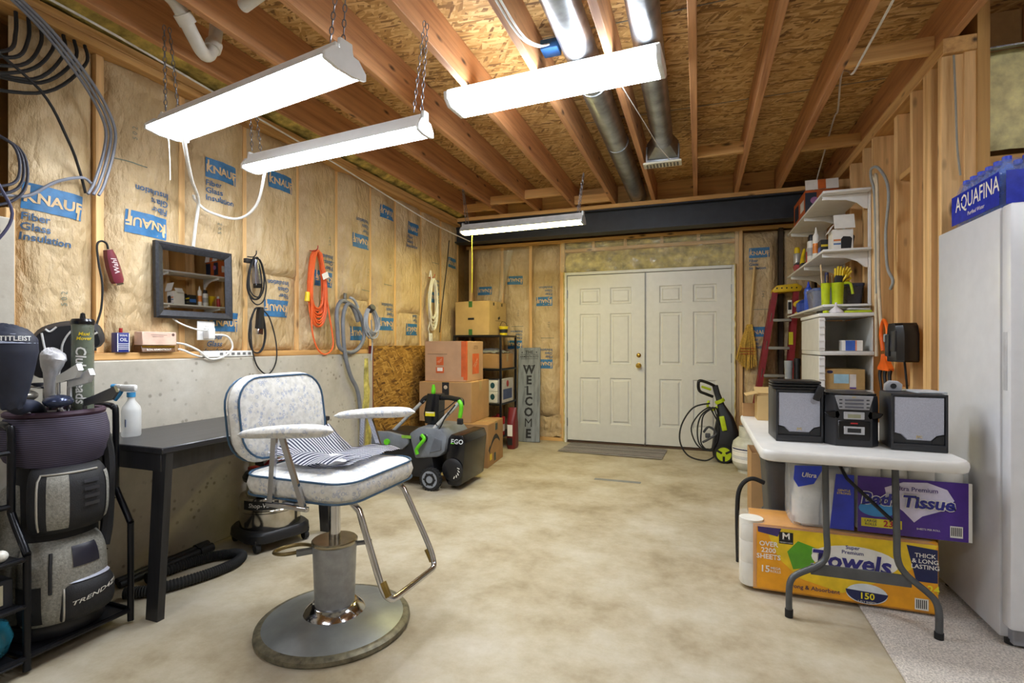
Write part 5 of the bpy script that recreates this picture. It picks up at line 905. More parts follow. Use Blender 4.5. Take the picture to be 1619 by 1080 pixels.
t = thing('tape_measure', 'silver and black tape measure on the right stereo speaker', 'tape measure', (.835, 2.80, .988)); B().prism([(.80, .989), (.865, .989), (.868, 1.02), (.85, 1.035), (.82, 1.036), (.803, 1.02)], 'y', 2.78, 2.81, .004).make('case', M('#a9abb2', .35, .4), t); B().lathe([(.012, 0), (.012, .002), (.008, .002)], (.832, 2.779, 1.012), 14, hexrot('X', 90)).make('badge', INK, t)
t = tag(B().box((.94, 2.76, .9925), (.11, .14, .008), hexrot('Z', 6), .002, 1).make('notebook', M('#b4b8bd', .4)), 'thin grey notebook lying on the right stereo speaker', 'notebook')
def open_box(label, x0, x1, y0, y1, z0, z1, mat, flaps=True):
    t = thing('open_carton', label, 'box', ((x0+x1)/2, (y0+y1)/2, z0)); e = .004
    B().bx(x0, x1, y0, y0 + e, z0, z1).bx(x0, x1, y1 - e, y1, z0, z1).bx(x0, x0 + e, y0 + e, y1 - e, z0, z1).bx(x1 - e, x1, y0 + e, y1 - e, z0, z1).bx(x0 + e, x1 - e, y0 + e, y1 - e, z0, z0 + e).make('box_body', mat, t)
    if flaps:
        B().box((x0 - .03, (y0+y1)/2, z1 + .008), (.07, y1 - y0, .004), hexrot('Y', -14)).make('flap', mat, t); B().box(((x0+x1)/2, y1 + .03, z1 + .02), (x1 - x0, .07, .004), hexrot('X', 30)).make('flap', mat, t)
    return t
open_box('open tan carton behind the stereo on the folding table', .335, .47, 3.42, 3.58, .743, .89, CARDT); open_box('smaller torn carton at the far corner of the folding table', .268, .352, 3.59, 3.665, .743, .82, CARD2, False)
t = thing('storage_tote', 'dark grey lidded storage tote under the folding table', 'tote', (.53, 3.24, 0)); B().loft([[(.53 + w_ * x, 3.24 + d_ * y, z) for x, y in rrect(2, 2, .3, 4)] for z, w_, d_ in ((0, .155, .17), (.52, .185, .19), (.53, .19, .195), (.57, .19, .195))]).make('body', M('#3f4146', .5), t); B().bx(.335, .725, 3.035, 3.445, .572, .594, .008).make('lid', M('#35373b', .5), t)
open_box('tall brown carton on the floor beyond the storage tote', .335, .50, 3.80, 4.10, 0, .47, CARD, False)
cord('cable', 'black cable looping out from under the folding table', 'cable', [(.335, 3.08, .45), (.27, 3.07, .47), (.215, 3.06, .42), (.20, 3.06, .3), (.205, 3.06, .012)], .012, RUBBER)
# wrapped packs of paper rolls
def rolls(t, x0, x1, n, y, z0, z1, r): 
    for k in range(n):
        xx = x0 + (x1 - x0) * (k + .5) / n
        for yy in (y - r * .98, y + r * .98): B().lathe([(.02, 0), (r * .97, 0), (r, .006), (r, z1 - z0 - .006), (r * .97, z1 - z0), (.02, z1 - z0)], (xx, yy, z0), 18).make('roll', PAPER, t)
def wrap(t, x0, x1, y0, y1, z0, z1, mat, name='wrapper', bulge=.012, seed=1):
    b = B()
    for f in range(3):
        pass
    b.loft([[((x0+x1)/2 + w_ * (x1-x0)/2 * x + .004 * noise.noise((x * 3, y * 3, z * 20 + seed)), (y0+y1)/2 + d_ * (y1-y0)/2 * y + .006 * noise.noise((x * 7, z * 25, seed)), z) for x, y in [(p / ((x1-x0)/2), q / ((y1-y0)/2)) for p, q in rrect(x1-x0, y1-y0, .05, 5)]] for z, w_, d_ in [(z0, .95, .9), (z0 + .015, .99, .97)] + [(z0 + .015 + (z1 - z0 - .03) * k / 6, 1 + .01 * math.sin(PI * k / 6), 1 + .03 * math.sin(PI * k / 6)) for k in range(7)] + [(z1 - .012, .99, .97), (z1, .95, .9)]]).make(name, mat, t, smooth=60)
def face_patch(t, x0, x1, y, z0, z1, mat, nm='print', lift=0, poly=None):
    yy = y - .001 - lift
    if poly: B().prism(poly, 'y', yy, yy + .0008).make(nm, mat, t)
    else: B().bx(x0, x1, yy, yy + .0008, z0, z1).make(nm, mat, t)
def ellp(cx_, cz_, rx, rz_, n=28, t0=0, t1=360): return [(cx_ + rx * math.cos(R(t0 + (t1 - t0) * k / n)), cz_ + rz_ * math.sin(R(t0 + (t1 - t0) * k / n))) for k in range(n)]
# paper towels
pt = thing('paper_towel_pack', 'orange and yellow wrapped pack of paper towels on the floor under the table', 'paper towels', (.62, 2.87, .009)); tz0, tz1 = .012, .335; fy = 2.735
B().loft([[(x, y, z) for x, y in ((.25, 2.745), (.985, 2.745), (.985, 3.0), (.25, 3.0))] for z in (tz0 + .004, tz1 - .004)]).make('inner_block', TOWELO, pt)
for k in range(3): B().lathe([(.02, 0), (.052, 0), (.055, .006), (.055, .11), (.02, .11)], (.246, 2.80 + .0 * k, tz0 + .008 + k * .106), 18, hexrot('Y', 0)).make('roll', PAPER, pt)
wrap(pt, .20, .995, 2.735, 3.01, tz0, tz1, CLEARW if False else M('#eef0f0', .1, 0, .02, 14, .3, 25, .16))
F = lambda *a, **k: face_patch(pt, *a, **k)
F(.265, .98, fy - .006, .03, .325, TOWELO); F(0, 0, fy - .006, 0, 0, M('#e7c325', .4), 'print', .001, [(.30, .325), (.98, .325), (.93, .24), (.80, .15), (.62, .06), (.45, .10), (.36, .18)])
F(0, 0, fy - .006, 0, 0, M('#5aa12a', .4), 'print', .002, [(.395, .22), (.44, .275), (.52, .25), (.50, .16), (.42, .14)])
F(0, 0, fy - .006, 0, 0, PAPER, 'print', .003, ellp(.665, .215, .17, .066)); F(0, 0, fy - .006, 0, 0, NAVY, 'print', .002, [(.865, .315), (.978, .305), (.978, .16), (.90, .16)])
F(0, 0, fy - .006, 0, 0, M('#3b2e6e', .4), 'print', .002, [(.268, .325), (.37, .325), (.355, .285), (.27, .30)]); F(0, 0, fy - .006, 0, 0, M('#dfe7ef', .4), 'print', .002, ellp(.715, .072, .08, .045)); F(0, 0, fy - .006, 0, 0, NAVY, 'print', .003, ellp(.715, .085, .082, .055, 28, 180, 360)); F(.895, .945, fy - .006, .035, .085, PAPER, 'print', .002); F(.36, .42, fy - .006, .255, .31, INK, 'logo', .002)
for k in range(6): B().bx(.90 + k * .007, .903 + k * .007, fy - .0105, fy - .0095, .042, .08).make('barcode', INK, pt)
def T(s, sz, m, x, z, bold=.015, shear=0, y=fy, t=pt, lift=.004): text(s, sz, m, t, (x, y - .0075, z), (1, 0, 0), (0, 0, 1), bold, shear, lift=lift)
T('Towels', .105, PAPER, .65, .205, .06, .12, lift=.0035); T('Towels', .105, M('#2e2a78', .4), .65, .205, .03, .12, lift=.005); T('Super\nPremium', .024, M('#2e2a78', .4), .66, .262, .01); T('OVER\n2200\nSHEETS', .032, PAPER, .315, .215, .02); T('15', .044, PAPER, .30, .125, .02); T('MEGA\nROLLS', .016, PAPER, .345, .125, .01); T('Strong & Absorbent', .027, NAVY, .50, .062, .01); T('150', .040, M('#f0dc2a', .4), .715, .062, .02, lift=.005); T('2-PLY SHEETS', .012, PAPER, .715, .036, .005, lift=.005); T('THICK\n& LONG\nLASTING', .026, PAPER, .932, .25, .015); T('24', .045, M('#e9dc2a', .4), .962, .13, .02); T('M', .045, PAPER, .39, .29, .02); T("MEMBER'S MARK", .0075, PAPER, .39, .262, 0)
# bath tissue
bt = thing('bath_tissue_pack', 'purple wrapped pack of bath tissue resting on the paper towels', 'bath tissue', (.90, 2.86, .337)); by = 2.755
rolls(bt, .69, 1.10, 4, 2.865, .345, .455, .0505); rolls(bt, .69, 1.10, 4, 2.865, .456, .566, .0505); rolls(bt, .69, 1.10, 4, 2.865, .567, .655, .0505)
wrap(bt, .68, 1.112, 2.757, 2.972, .338, .662, M('#eef0f0', .1, 0, .02, 14, .3, 25, .16), seed=5)
def F2(*a, **k): face_patch(bt, *a, **k)
F2(.686, 1.095, by - .004, .345, .60, PURPLE); F2(1.095, 1.108, by - .004, .345, .60, PAPER); F2(0, 0, by - .004, 0, 0, M('#d9d3ea', .4), 'print', .001, [(.79, .555), (.86, .585), (.95, .59), (1.02, .565), (1.045, .52), (1.01, .475), (.93, .44), (.90, .41), (.86, .455), (.80, .50)])
F2(0, 0, by - .004, 0, 0, M('#3f8fd0', .4), 'print', .001, ellp(.762, .455, .072, .035)); F2(.70, .855, by - .004, .372, .41, M('#e9d93a', .4), 'print', .001); F2(1.03, 1.075, by - .004, .36, .41, PAPER, 'print', .001)
for k in range(6): B().bx(1.034 + k * .0065, 1.037 + k * .0065, by - .0072, by - .0062, .368, .405).make('barcode', INK, bt)
def T2(*a, **k): T(*a, y=by, t=bt, **k)
T2('Bath Tissue', .074, PAPER, .87, .50, .075, .15, lift=.0035); T2('Bath Tissue', .074, M('#2a2a86', .4), .87, .50, .03, .15, lift=.005); T2('Ultra Premium', .027, M('#3a2a7a', .4), .905, .557, .012); T2('235', .038, REDTXT, .812, .392, .02); T2('LARGE\nROLLS', .016, NAVY, .735, .392, .01); T2('SHEETS PER ROLL', .011, PAPER, .95, .385, .005)
bw = thing('bath_tissue_pack', 'torn blue and clear pack of bath tissue beside the purple pack', 'bath tissue', (.53, 2.86, .337)); rolls(bw, .44, .655, 2, 2.87, .342, .452, .0505); rolls(bw, .45, .66, 2, 2.87, .453, .563, .0505)
wrap(bw, .415, .672, 2.757, 2.975, .338, .632, M('#dfe6f4', .12, 0, .06, 14, .5, 18, .35), seed=9)
face_patch(bw, 0, 0, by - .004, 0, 0, M('#2638b8', .3), 'print', 0, [(.575, .345), (.672, .345), (.672, .60), (.60, .60)]); face_patch(bw, 0, 0, by - .004, 0, 0, M('#2f49d0', .3), 'print', 0, [(.43, .625), (.555, .632), (.51, .545), (.445, .525), (.425, .56)]); T('Ultra', .030, PAPER, .488, .585, .02, .2, y=by, t=bw); T('GENTLE\nSTRONG', .014, YELLOW, .63, .52, .01, y=by, t=bw)

# ================================================================== REFRIGERATOR AND BOTTLED WATER
fr = thing('refrigerator', 'tall white upright refrigerator at the end of the stud wall', 'refrigerator', (1.48, 2.84, 0)); FRM_ = M('#d3d4d8', .32, 0, .015)
B().bx(1.135, 1.83, 2.60, 3.16, .03, 1.75, .008).make('cabinet', FRM_, fr); d_ = B().bx(1.135, 1.83, 2.525, 2.592, .09, 1.752, .012).make('door', M('#d9dade', .3, 0, .015), fr); B().bx(1.145, 1.82, 2.592, 2.60, .10, 1.74).make('gasket', M('#a9aab0', .5), fr)
B().bx(1.1335, 1.136, 2.545, 2.572, 1.02, 1.25, .004).make('handle_recess', M('#b9bac0', .4), d_); B().bx(1.16, 1.80, 2.56, 2.60, .02, .085, .003, 1).make('kick_plate', M('#8f9096', .5), fr)
for x in (1.17, 1.79):
    for y in (2.60, 3.12): B().cyl((x, y, .009), (x, y, .032), .02, n=12).make('foot', BLACK, fr)
aq = thing('water_bottle_pack', 'blue shrink-wrapped pack of water bottles on top of the refrigerator', 'water bottles', (1.35, 2.84, 1.755))
WB_ = M('#5f86e0', .08, 0, .2, 30, 0, 60, .45); proto = None
for i in range(6):
    for j in range(5):
        x, y = 1.185 + j * .066, 2.66 + i * .066
        if proto is None:
            proto = B().lathe([(.027, 0), (.031, .008), (.031, .11), (.029, .115), (.031, .12), (.030, .15), (.014, .19), (.0125, .20), (0, .20)], (0, 0, 0), 14).make('bottle', WB_, aq, True)
            pc = B().lathe([(.015, .195), (.0155, .198), (.0155, .213), (.013, .215), (0, .215)], (0, 0, 0), 12).make('cap', M('#2b46c8', .4), proto, True); o, c_ = proto, pc
        else:
            o = proto.copy(); col.objects.link(o); c_ = pc.copy(); col.objects.link(c_); o.parent = aq; c_.parent = o
        o.location = (x - 1.35, y - 2.84, .0)
ft_ = B(); ft_.loft([[(1.318 + w_ * x, 2.825 + d2 * y, z + (.02 * noise.noise((x * 4, y * 4, 1)) if z > 1.93 else 0)) for x, y in rrect(2, 2, .25, 5)] for z, w_, d2 in ((1.756, .172, .208), (1.77, .176, .213), (1.90, .175, .212), (1.945, .160, .197), (1.962, .12, .15))]).make('shrink_wrap', M('#9fb2ea', .06, 0, .05, 14, .5, 18, .2), aq, smooth=60)
B().bx(1.1412, 1.1425, 2.62, 3.03, 1.765, 1.90).make('band_print', M('#2433a8', .25, 0, .1, 30), aq); B().bx(1.16, 1.48, 2.6085, 2.6098, 1.765, 1.90).make('band_print', M('#2433a8', .25, 0, .1, 30), aq); text('AQUAFINA', .095, PAPER, aq, (1.1408, 2.80, 1.85), (0, -1, 0), (0, 0, 1), .005, 0, sx=.78); text('Purified Water', .024, PAPER, aq, (1.1408, 2.80, 1.79), (0, -1, 0), (0, 0, 1), 0)

# ================================================================== SHELVES ON THE RIGHT WALL
sh = thing('wall_shelf_unit', 'white bracket shelves on uprights screwed to the stud wall', 'shelf', (1.02, 5.07, 1.35))
for y in (4.36, 5.05, 5.72): B().bx(1.152, 1.168, y - .012, y + .012, 1.05, 2.33, .002, 1).make('upright', WHITE, sh)
SZ = (2.30, 1.875, 1.475)
for z in SZ:
    s_ = B().bx(.85, 1.150, 4.27, 5.86, z, z + .017, .003, 1).make('shelf_board', WHITE, sh)
    for y in (4.36, 5.05, 5.72): kq = .38 if z < 1.6 else 1; B().prism([(1.15, z - .001), (.862, z - .001), (.862, z - .03 * kq), (1.02, z - .04 * kq), (1.085, z - .065 * kq), (1.125, z - .11 * kq), (1.15, z - .115 * kq)], 'y', y - .007, y + .007, .002, 1).make('bracket', WHITE, s_)
z1_, z2_, z3_ = SZ[0] + .0175, SZ[1] + .0175, SZ[2] + .0175
def cartonp(label, x0, x1, y0, y1, z, h, mat, prints, cat='box', nm='product_box'):
    t = thing(nm, label, cat, ((x0+x1)/2, (y0+y1)/2, z)); B().bx(x0, x1, y0, y1, z, z + h, .002, 1).make('box_body', mat, t)
    for (a, b2, c, d2, m_, sd) in prints:
        if sd == 'f': B().bx(x0 + (x1-x0) * a, x0 + (x1-x0) * b2, y0 - .001, y0, z + h * c, z + h * d2).make('print', m_, t)
        else: B().bx(x0 - .001, x0, y0 + (y1-y0) * a, y0 + (y1-y0) * b2, z + h * c, z + h * d2).make('print', m_, t)
    return t
t = cartonp('orange and navy carton with open white flaps on the top shelf', .87, 1.12, 5.05, 5.60, z1_, .22, M('#b4561f', .6), [(.0, .35, .1, .9, M('#222a3a', .5), 'f'), (.62, 1, .1, .9, M('#222a3a', .5), 'f'), (.1, .4, .3, .7, M('#d8d4cc', .6), 's'), (.55, .9, .2, .8, M('#222a3a', .5), 's')])
B().box((.995, 5.045, z1_ + .262), (.25, .004, .09), hexrot('X', -12)).make('flap', PAPER, t); B().box((.995, 5.042, z1_ + .262), (.06, .003, .088), hexrot('X', -12)).make('flap_stripe', M('#c9662a', .6), t); B().lathe([(.03, 0), (.03, .001)], (.94, 5.0488, z1_ + .13), 16, hexrot('X', 90)).make('badge', M('#a06a9a', .5), t)
t = cartonp('open white box printed with a black canister on the middle shelf', .955, 1.09, 4.48, 4.62, z2_, .18, PAPER, [(.02, .98, .02, .10, INK, 'f'), (.05, .4, .5, .58, M('#d9824a', .5), 'f'), (.05, .4, .35, .42, M('#5b79a8', .5), 'f')])
B().box((1.03, 4.475, z2_ + .235), (.135, .003, .115), hexrot('X', -18)).make('flap', PAPER, t); po = [(1.0, .03), (1.065, .03), (1.072, .105), (1.06, .12), (1.015, .125), (1.0, .105)]; B().prism([(x_ + .01, z2_ + z_) for x_, z_ in po], 'y', 4.4785, 4.4795).make('canister_print', INK, t); B().box((.95, 4.55, z2_ + .19), (.003, .10, .07), hexrot('Y', 30)).make('flap', PAPER, t)
cartonp('black and yellow tool accessory box on the middle shelf', .91, .99, 4.655, 4.755, z2_, .14, M('#22221f', .5), [(.05, .95, .6, .72, YELLOW, 'f'), (.1, .8, .3, .36, M('#7d7a4a', .5), 'f'), (.05, .9, .3, .6, M('#3a6fc0', .4), 's')])
def bottle(label, x, y, z, r, h, mat, capm, cat='bottle', nm='spray_can', band=None, cone=True):
    t = thing(nm, label, cat, (x, y, z)); B().lathe([(r * .95, 0), (r, .004), (r, h * .72), (r * .9, h * .76), (r * .45, h * .80), (0, h * .8)], (x, y, z), 20).make('body', mat, t)
    B().lathe([(r * .8, h * .76), (r * .8, h * .92), (r * .6, h), (0, h)] if not cone else [(r * .5, h * .79), (r * .4, h * .85), (r * .12, h), (0, h)], (x, y, z), 16).make('cap', capm, t)
    if band: B().lathe([(r * 1.01, h * .2), (r * 1.01, h * .5)], (x, y, z), 20).make('band', band, t)
    return t
bottle('spray can with a black cap and white label on the middle shelf edge', .885, 4.86, z2_, .033, .22, M('#d4d2cc', .4), BLACK, 'can', band=M('#9a9896', .4), cone=False); bottle('white caulk tube with an orange band on the middle shelf', .905, 4.797, z2_, .024, .27, PAPER, PAPER, 'tube', 'caulk_tube', M('#e0822c', .4)); bottle('grey spray can with a yellow cap near the far bracket of the middle shelf', .90, 5.62, z2_, .032, .25, M('#b7b4ae', .3, .3), YELLOW, 'can', cone=False); bottle('slim red can among the things on the middle shelf', .90, 5.06, z2_, .022, .15, RED, M('#c9c9c9', .4), 'can', cone=False)
t = thing('yellow_funnel', 'yellow plastic funnel behind the boxes on the middle shelf', 'funnel', (1.0, 5.2, z2_)); B().lathe([(.07, .14), (.065, .14), (.012, .05), (.01, 0), (.014, 0), (.018, .05), (.072, .145)], (.98, 5.0, z2_), 20).make('cone', YELLOW, t)
t = thing('caulk_gun', 'yellow handled tool lying against the far upright of the middle shelf', 'tool', (.90, 5.3, z2_)); B().tube(sm([(.88, 5.25, z2_ + .02), (.89, 5.28, z2_ + .10), (.91, 5.32, z2_ + .18)], 5), lambda t_: .022 - .012 * t_, 10).make('handle', YELLOW, t); B().box((.885, 5.22, z2_ + .02), (.05, .09, .036), None, .008).make('head', BLACK, t)
t = thing('red_tray', 'red and black paint tray at the edge of the middle shelf', 'tray', (.89, 5.46, z2_)); B().loft([[(.90 + w_ * x, 5.46 + d2 * y, z) for x, y in rrect(2, 2, .3, 3)] for z, w_, d2 in ((z2_, .04, .07), (z2_ + .05, .055, .085))]).make('tray', M('#a8404a', .5), t); B().box((.90, 5.46, z2_ + .065), (.09, .13, .022), None, .008).make('lid', DKGREY, t)
t = thing('tool_bag', 'black tool with red detail at the back of the middle shelf', 'tool', (1.08, 4.72, z2_)); B().box((1.10, 4.70, z2_ + .09), (.07, .10, .17), hexrot('Y', 10), .02).make('body', BLACK, t); B().box((1.09, 4.645, z2_ + .12), (.04, .02, .03), None, .005).make('trigger', RED, t)
# lowest shelf
t = thing('caddy', 'lime green handled caddy holding gloves and brushes on the lowest shelf', 'caddy', (.93, 4.36, z3_))
for x, r in ((.882, .031), (.957, .041)): B().lathe([(r * .85, 0), (r * .87, .004), (r, .158), (r * 1.04, .16), (r * .95, .16), (r * .8, .01), (0, .01)], (x, 4.345, z3_), 20).make('cup', LIME, t)
B().tube(sm([(.99, 4.335, z3_ + .155), (1.03, 4.33, z3_ + .155), (1.042, 4.33, z3_ + .125), (1.05, 4.33, z3_ + .075)], 4), .009, 8).make('handle', LIME, t)
for k, (x0, x1, zt, m_, r_, ya_, yb2) in enumerate(((.866, .85, .30, M('#cdb38a', .6), .005, 4.345, 4.345), (.888, .89, .24, NAVY, .013, 4.350, 4.353), (.883, .886, .22, CHROME, .005, 4.327, 4.324), (.932, .922, .22, M('#8d7a4a', .6), .005, 4.347, 4.347))):
    tag(B().tube([(x0, ya_, z3_ + .02), (x1, yb2, z3_ + zt)], r_, 8).make('brush', m_), ['pale wooden stick', 'dark blue handled brush', 'short steel rod', 'thin brown handled brush'][k] + ' standing in the lime green caddy', 'brush')
for k, (x, lab) in enumerate(((.945, 'upright yellow work glove with black palm stuffed in the lime caddy'), (.975, 'second yellow work glove splayed sideways over the caddy rim'))):
    t = thing('work_glove', lab, 'glove', (x, 4.36, z3_ + .14)); ang = 4 + 26 * k; q = Matrix.Translation((.958 + .007 * k, 4.332 + .030 * k, z3_ + .14 + .012 * k)) @ Matrix.Rotation(R(ang), 4, 'Y')
    b = B().box((0, 0, .04), (.055, .022, .07), None, .01); b.bm.transform(q); b.make('palm', INK, t)
    for f_ in range(4): b = B().tube([(-.02 + .0133 * f_, 0, .06), (-.024 + .016 * f_, .002, .10 + .012 * (1 if f_ in (1, 2) else 0)), (-.026 + .0175 * f_, -.004, .125 + .014 * (1 if f_ in (1, 2) else 0))], lambda u: .0085 - .002 * u, 8); b.bm.transform(q); b.make('finger', YELLOW, t)
    b = B().tube([(.022, 0, .03), (.042, .0, .06), (.048, 0, .08)], .008, 8); b.bm.transform(q); b.make('thumb', YELLOW, t)
    b = B().lathe([(.019, 0), (.02, -.03), (.02, -.05), (0, -.05)], (0, 0, .012), 14, None, 1.1, .5); b.bm.transform(q); b.make('cuff', M('#c9ad20', .5), t)
def binbox(label, x0, x1, y0, y1, h, mat, lid):
    t = thing('plastic_bin', label, 'bin', ((x0+x1)/2, (y0+y1)/2, z3_)); a, b2 = (x1-x0)/2, (y1-y0)/2
    B().loft([[((x0+x1)/2 + k * x, (y0+y1)/2 + k * y, z) for x, y in rrect(x1-x0, y1-y0, .03, 4)] for z, k in ((z3_, .86), (z3_ + h, 1.0))]).make('body', mat, t); B().loft([[((x0+x1)/2 + k * x, (y0+y1)/2 + k * y, z) for x, y in rrect(x1-x0, y1-y0, .03, 4)] for z, k in ((z3_ + h + .001, 1.03), (z3_ + h + .018, 1.04), (z3_ + h + .022, 1.0))]).make('lid', lid, t); return t
binbox('clear blue-lidded plastic bin on the lowest shelf behind the caddy', .86, 1.0, 4.62, 4.95, .135, M('#8b93ad', .2, 0, .1, 14, 0, 60, .7), M('#56689c', .35)); binbox('smoky dark plastic bin against the wall on the lowest shelf', 1.01, 1.145, 4.40, 4.80, .14, M('#4c4d55', .25, 0, .1, 14, 0, 60, .85), M('#3a4258', .4))
bottle('blue water bottle behind the caddy on the lowest shelf', .89, 5.02, z3_, .032, .25, M('#3558c0', .25), M('#2b46c8', .4)); t = thing('water_jug', 'round blue water jug at the far end of the lowest shelf', 'jug', (.98, 5.4, z3_)); B().lathe([(.10, 0), (.12, .02), (.12, .09), (.09, .12), (.05, .135), (.05, .15), (.055, .155), (.055, .18), (0, .18)], (.98, 5.42, z3_), 24).make('body', M('#27459c', .2), t); B().lathe([(.057, .181), (.057, .20), (0, .20)], (.98, 5.42, z3_), 20).make('cap', M('#3d63d0', .4), t)
t = thing('power_drill', 'yellow and black cordless drill lying at the far end of the lowest shelf', 'drill', (.93, 5.70, z3_)); B().cyl((.92, 5.62, z3_ + .11), (.92, 5.78, z3_ + .11), .03).make('motor', YELLOW, t); B().cyl((.92, 5.78, z3_ + .11), (.92, 5.83, z3_ + .11), .02).make('chuck', BLACK, t); B().box((.92, 5.66, z3_ + .055), (.03, .045, .09), None, .01).make('grip', BLACK, t); B().box((.92, 5.66, z3_ + .012), (.06, .085, .022), None, .005).make('battery', YELLOW, t)
# stacked bins below
bn = thing('bin_tower', 'white stacked open-front storage bins under the lowest shelf', 'bins', (.98, 4.5, 0)); BW = M('#d9d8d2', .35, 0, .02, 14, 0, 60, .93)
for k in range(5):
    z = .02 + k * .276; h = .27
    s_ = B().bx(.815, 1.148, 4.20, 4.88, z, z + .03, .006).make('bin', WHITEP, bn)
    B().bx(.815, .823, 4.22, 4.88, z + .031, z + h, .002, 1).make('side_panel', BW, s_); B().bx(1.14, 1.148, 4.22, 4.88, z + .031, z + h, .002, 1).make('side_panel', BW, s_); B().bx(.823, 1.14, 4.872, 4.88, z + .031, z + h, .002, 1).make('back_panel', BW, s_)
    B().bx(.812, .850, 4.20, 4.222, z + .031, z + h, .003, 1).make('corner_post', WHITE, s_)
    for j in range(5): B().bx(.812, .85, 4.194, 4.20, z + .05 + j * .05, z + .056 + j * .05).make('rib', WHITEP, s_)
B().bx(.808, 1.148, 4.19, 4.89, 1.40, 1.425, .005).make('lid', WHITE, bn)
cartonp('small white and blue boxed item in the upper bin of the tower', .965, 1.09, 4.24, 4.34, 1.156, .075, PAPER, [(.15, .62, .02, .98, M('#3a62b8', .5), 'f'), (.63, .70, .02, .98, M('#d98a6a', .5), 'f')]); t = cartonp('flat tan carton with a blue label in the second bin of the tower', .856, 1.10, 4.23, 4.5, .881, .145, M('#b0925e', .7), [(.22, .60, .3, .75, M('#9cc4d6', .5), 'f'), (.62, .78, .12, .75, M('#d3d0cc', .6), 'f'), (.62, .78, .05, .12, PURPLE, 'f')]); B().lathe([(.014, 0), (.014, .001)], (.885, 4.2295, 1.005), 16, hexrot('X', 90), 1.4, .8).make('print', NAVY, t)
t = thing('funnel', 'white plastic funnel upside down on the bin tower', 'funnel', (.925, 4.24, 1.4255)); B().lathe([(.047, 0), (.048, .004), (.04, .02), (.014, .042), (.008, .05), (.007, .075), (0, .075)], (.925, 4.24, 1.426), 24).make('cone', M('#dedce2', .4), t)
t = thing('cloth_pad', 'lime and grey microfiber pad lying on the bin tower', 'pad', (1.06, 4.3, 1.426)); B().box((1.06, 4.265, 1.4345), (.165, .09, .016), hexrot('Z', -3), .006).make('lime_side', LIME, t); B().box((1.07, 4.272, 1.4515), (.13, .085, .014), hexrot('Y', 3), .006).make('grey_side', M('#c4c4c8', .7), t)
t = thing('screwdriver', 'black and lime screwdriver lying on the front of the bin tower', 'screwdriver', (.83, 4.3, 1.426)); B().cyl((.822, 4.30, 1.436), (.85, 4.245, 1.436), .010).make('grip', BLACK, t); B().cyl((.85, 4.245, 1.436), (.868, 4.21, 1.436), .009).make('end_cap', LIME, t); B().cyl((.822, 4.30, 1.436), (.80, 4.35, 1.436), .003).make('shank', CHROME, t)
# hanging things on the studs
CHG = thing('wall_charger', 'black tool charger with a dangling cord hung on the stud wall', 'charger', (1.13, 3.62, 1.1))
B().loft([[(1.168 - d2, 3.60 + w_ * s_, z) for d2, s_ in ((0, -1), (.07, -1), (.10, -.7), (.10, .7), (.07, 1), (0, 1))] for z, w_ in ((1.10, .10), (1.11, .11), (1.26, .11), (1.31, .09), (1.325, .07))]).make('housing', BLACKG, CHG, smooth=25); B().bx(1.06, 1.07, 3.63, 3.69, 1.13, 1.26, .006).bx(1.06, 1.07, 3.52, 3.60, 1.16, 1.28, .006).make('battery_bay', M('#26272b', .35), CHG); B().tube(sm([(1.12, 3.56, 1.10), (1.125, 3.55, 1.0), (1.14, 3.58, .92), (1.15, 3.60, .86)], 5), .006, 8).make('cord', RUBBER, CHG); B().box((1.075, 3.70, 1.24), (.03, .04, .05), None, .006).make('clip', GREYC, CHG)
t = thing('garden_fork', 'orange-handled three-pronged tool hanging beside the charger', 'tool', (1.13, 3.93, .9)); OT = M('#e8661a', .4)
B().tube(sm([(1.14, 4.0, 1.16), (1.135, 4.02, 1.28), (1.135, 3.97, 1.36), (1.135, 3.90, 1.30), (1.13, 3.88, 1.18), (1.125, 3.86, 1.10)], 5), .011, 8).make('handle', OT, t); B().loft([[(x_, y_, z_) for x_, y_ in ((1.11, 3.90 - w_), (1.14, 3.90 - w_), (1.14, 3.90 + w_), (1.11, 3.90 + w_))] for z_, w_ in ((1.035, .10), (1.05, .105), (1.09, .05), (1.14, .03))]).make('head', OT, t)
for y_ in (3.81, 3.90, 3.99): B().tube(sm([(1.125, y_, 1.04), (1.12, y_, 1.0), (1.12, y_ - .02, .94), (1.125, y_ - .035, .86)], 4), lambda u: .013 - .007 * u, 8).make('prong', BLACK, t)
cord('strap', 'long beige strap looped over a nail on the stud wall', 'strap', [(1.15, 4.165, 1.12), (1.148, 4.17, 1.6), (1.145, 4.18, 2.2), (1.14, 4.18, 2.345), (1.135, 4.16, 2.36), (1.135, 4.11, 2.32), (1.14, 4.10, 2.0), (1.145, 4.10, 1.6), (1.148, 4.06, 1.30)], .011, M('#cfc0a4', .6))
cord('cable', 'grey cable end draped over the same nail as the beige strap', 'cable', [(1.145, 4.137, 1.55), (1.14, 4.137, 2.0), (1.128, 4.137, 2.25), (1.108, 4.13, 2.34), (1.10, 4.09, 2.39), (1.115, 4.01, 2.37), (1.13, 3.90, 2.25), (1.13, 3.86, 2.12), (1.135, 3.93, 1.92), (1.135, 3.90, 1.70), (1.135, 3.80, 1.60), (1.135, 3.84, 1.55)], .009, M('#8f9290', .45))
cord('cable', 'thin grey wire running down beside the corner post above the refrigerator', 'cable', [(1.21, 3.19, 2.66), (1.215, 3.185, 2.45), (1.22, 3.18, 2.2), (1.235, 3.185, 2.05)], .005, M('#8d8a80', .5))
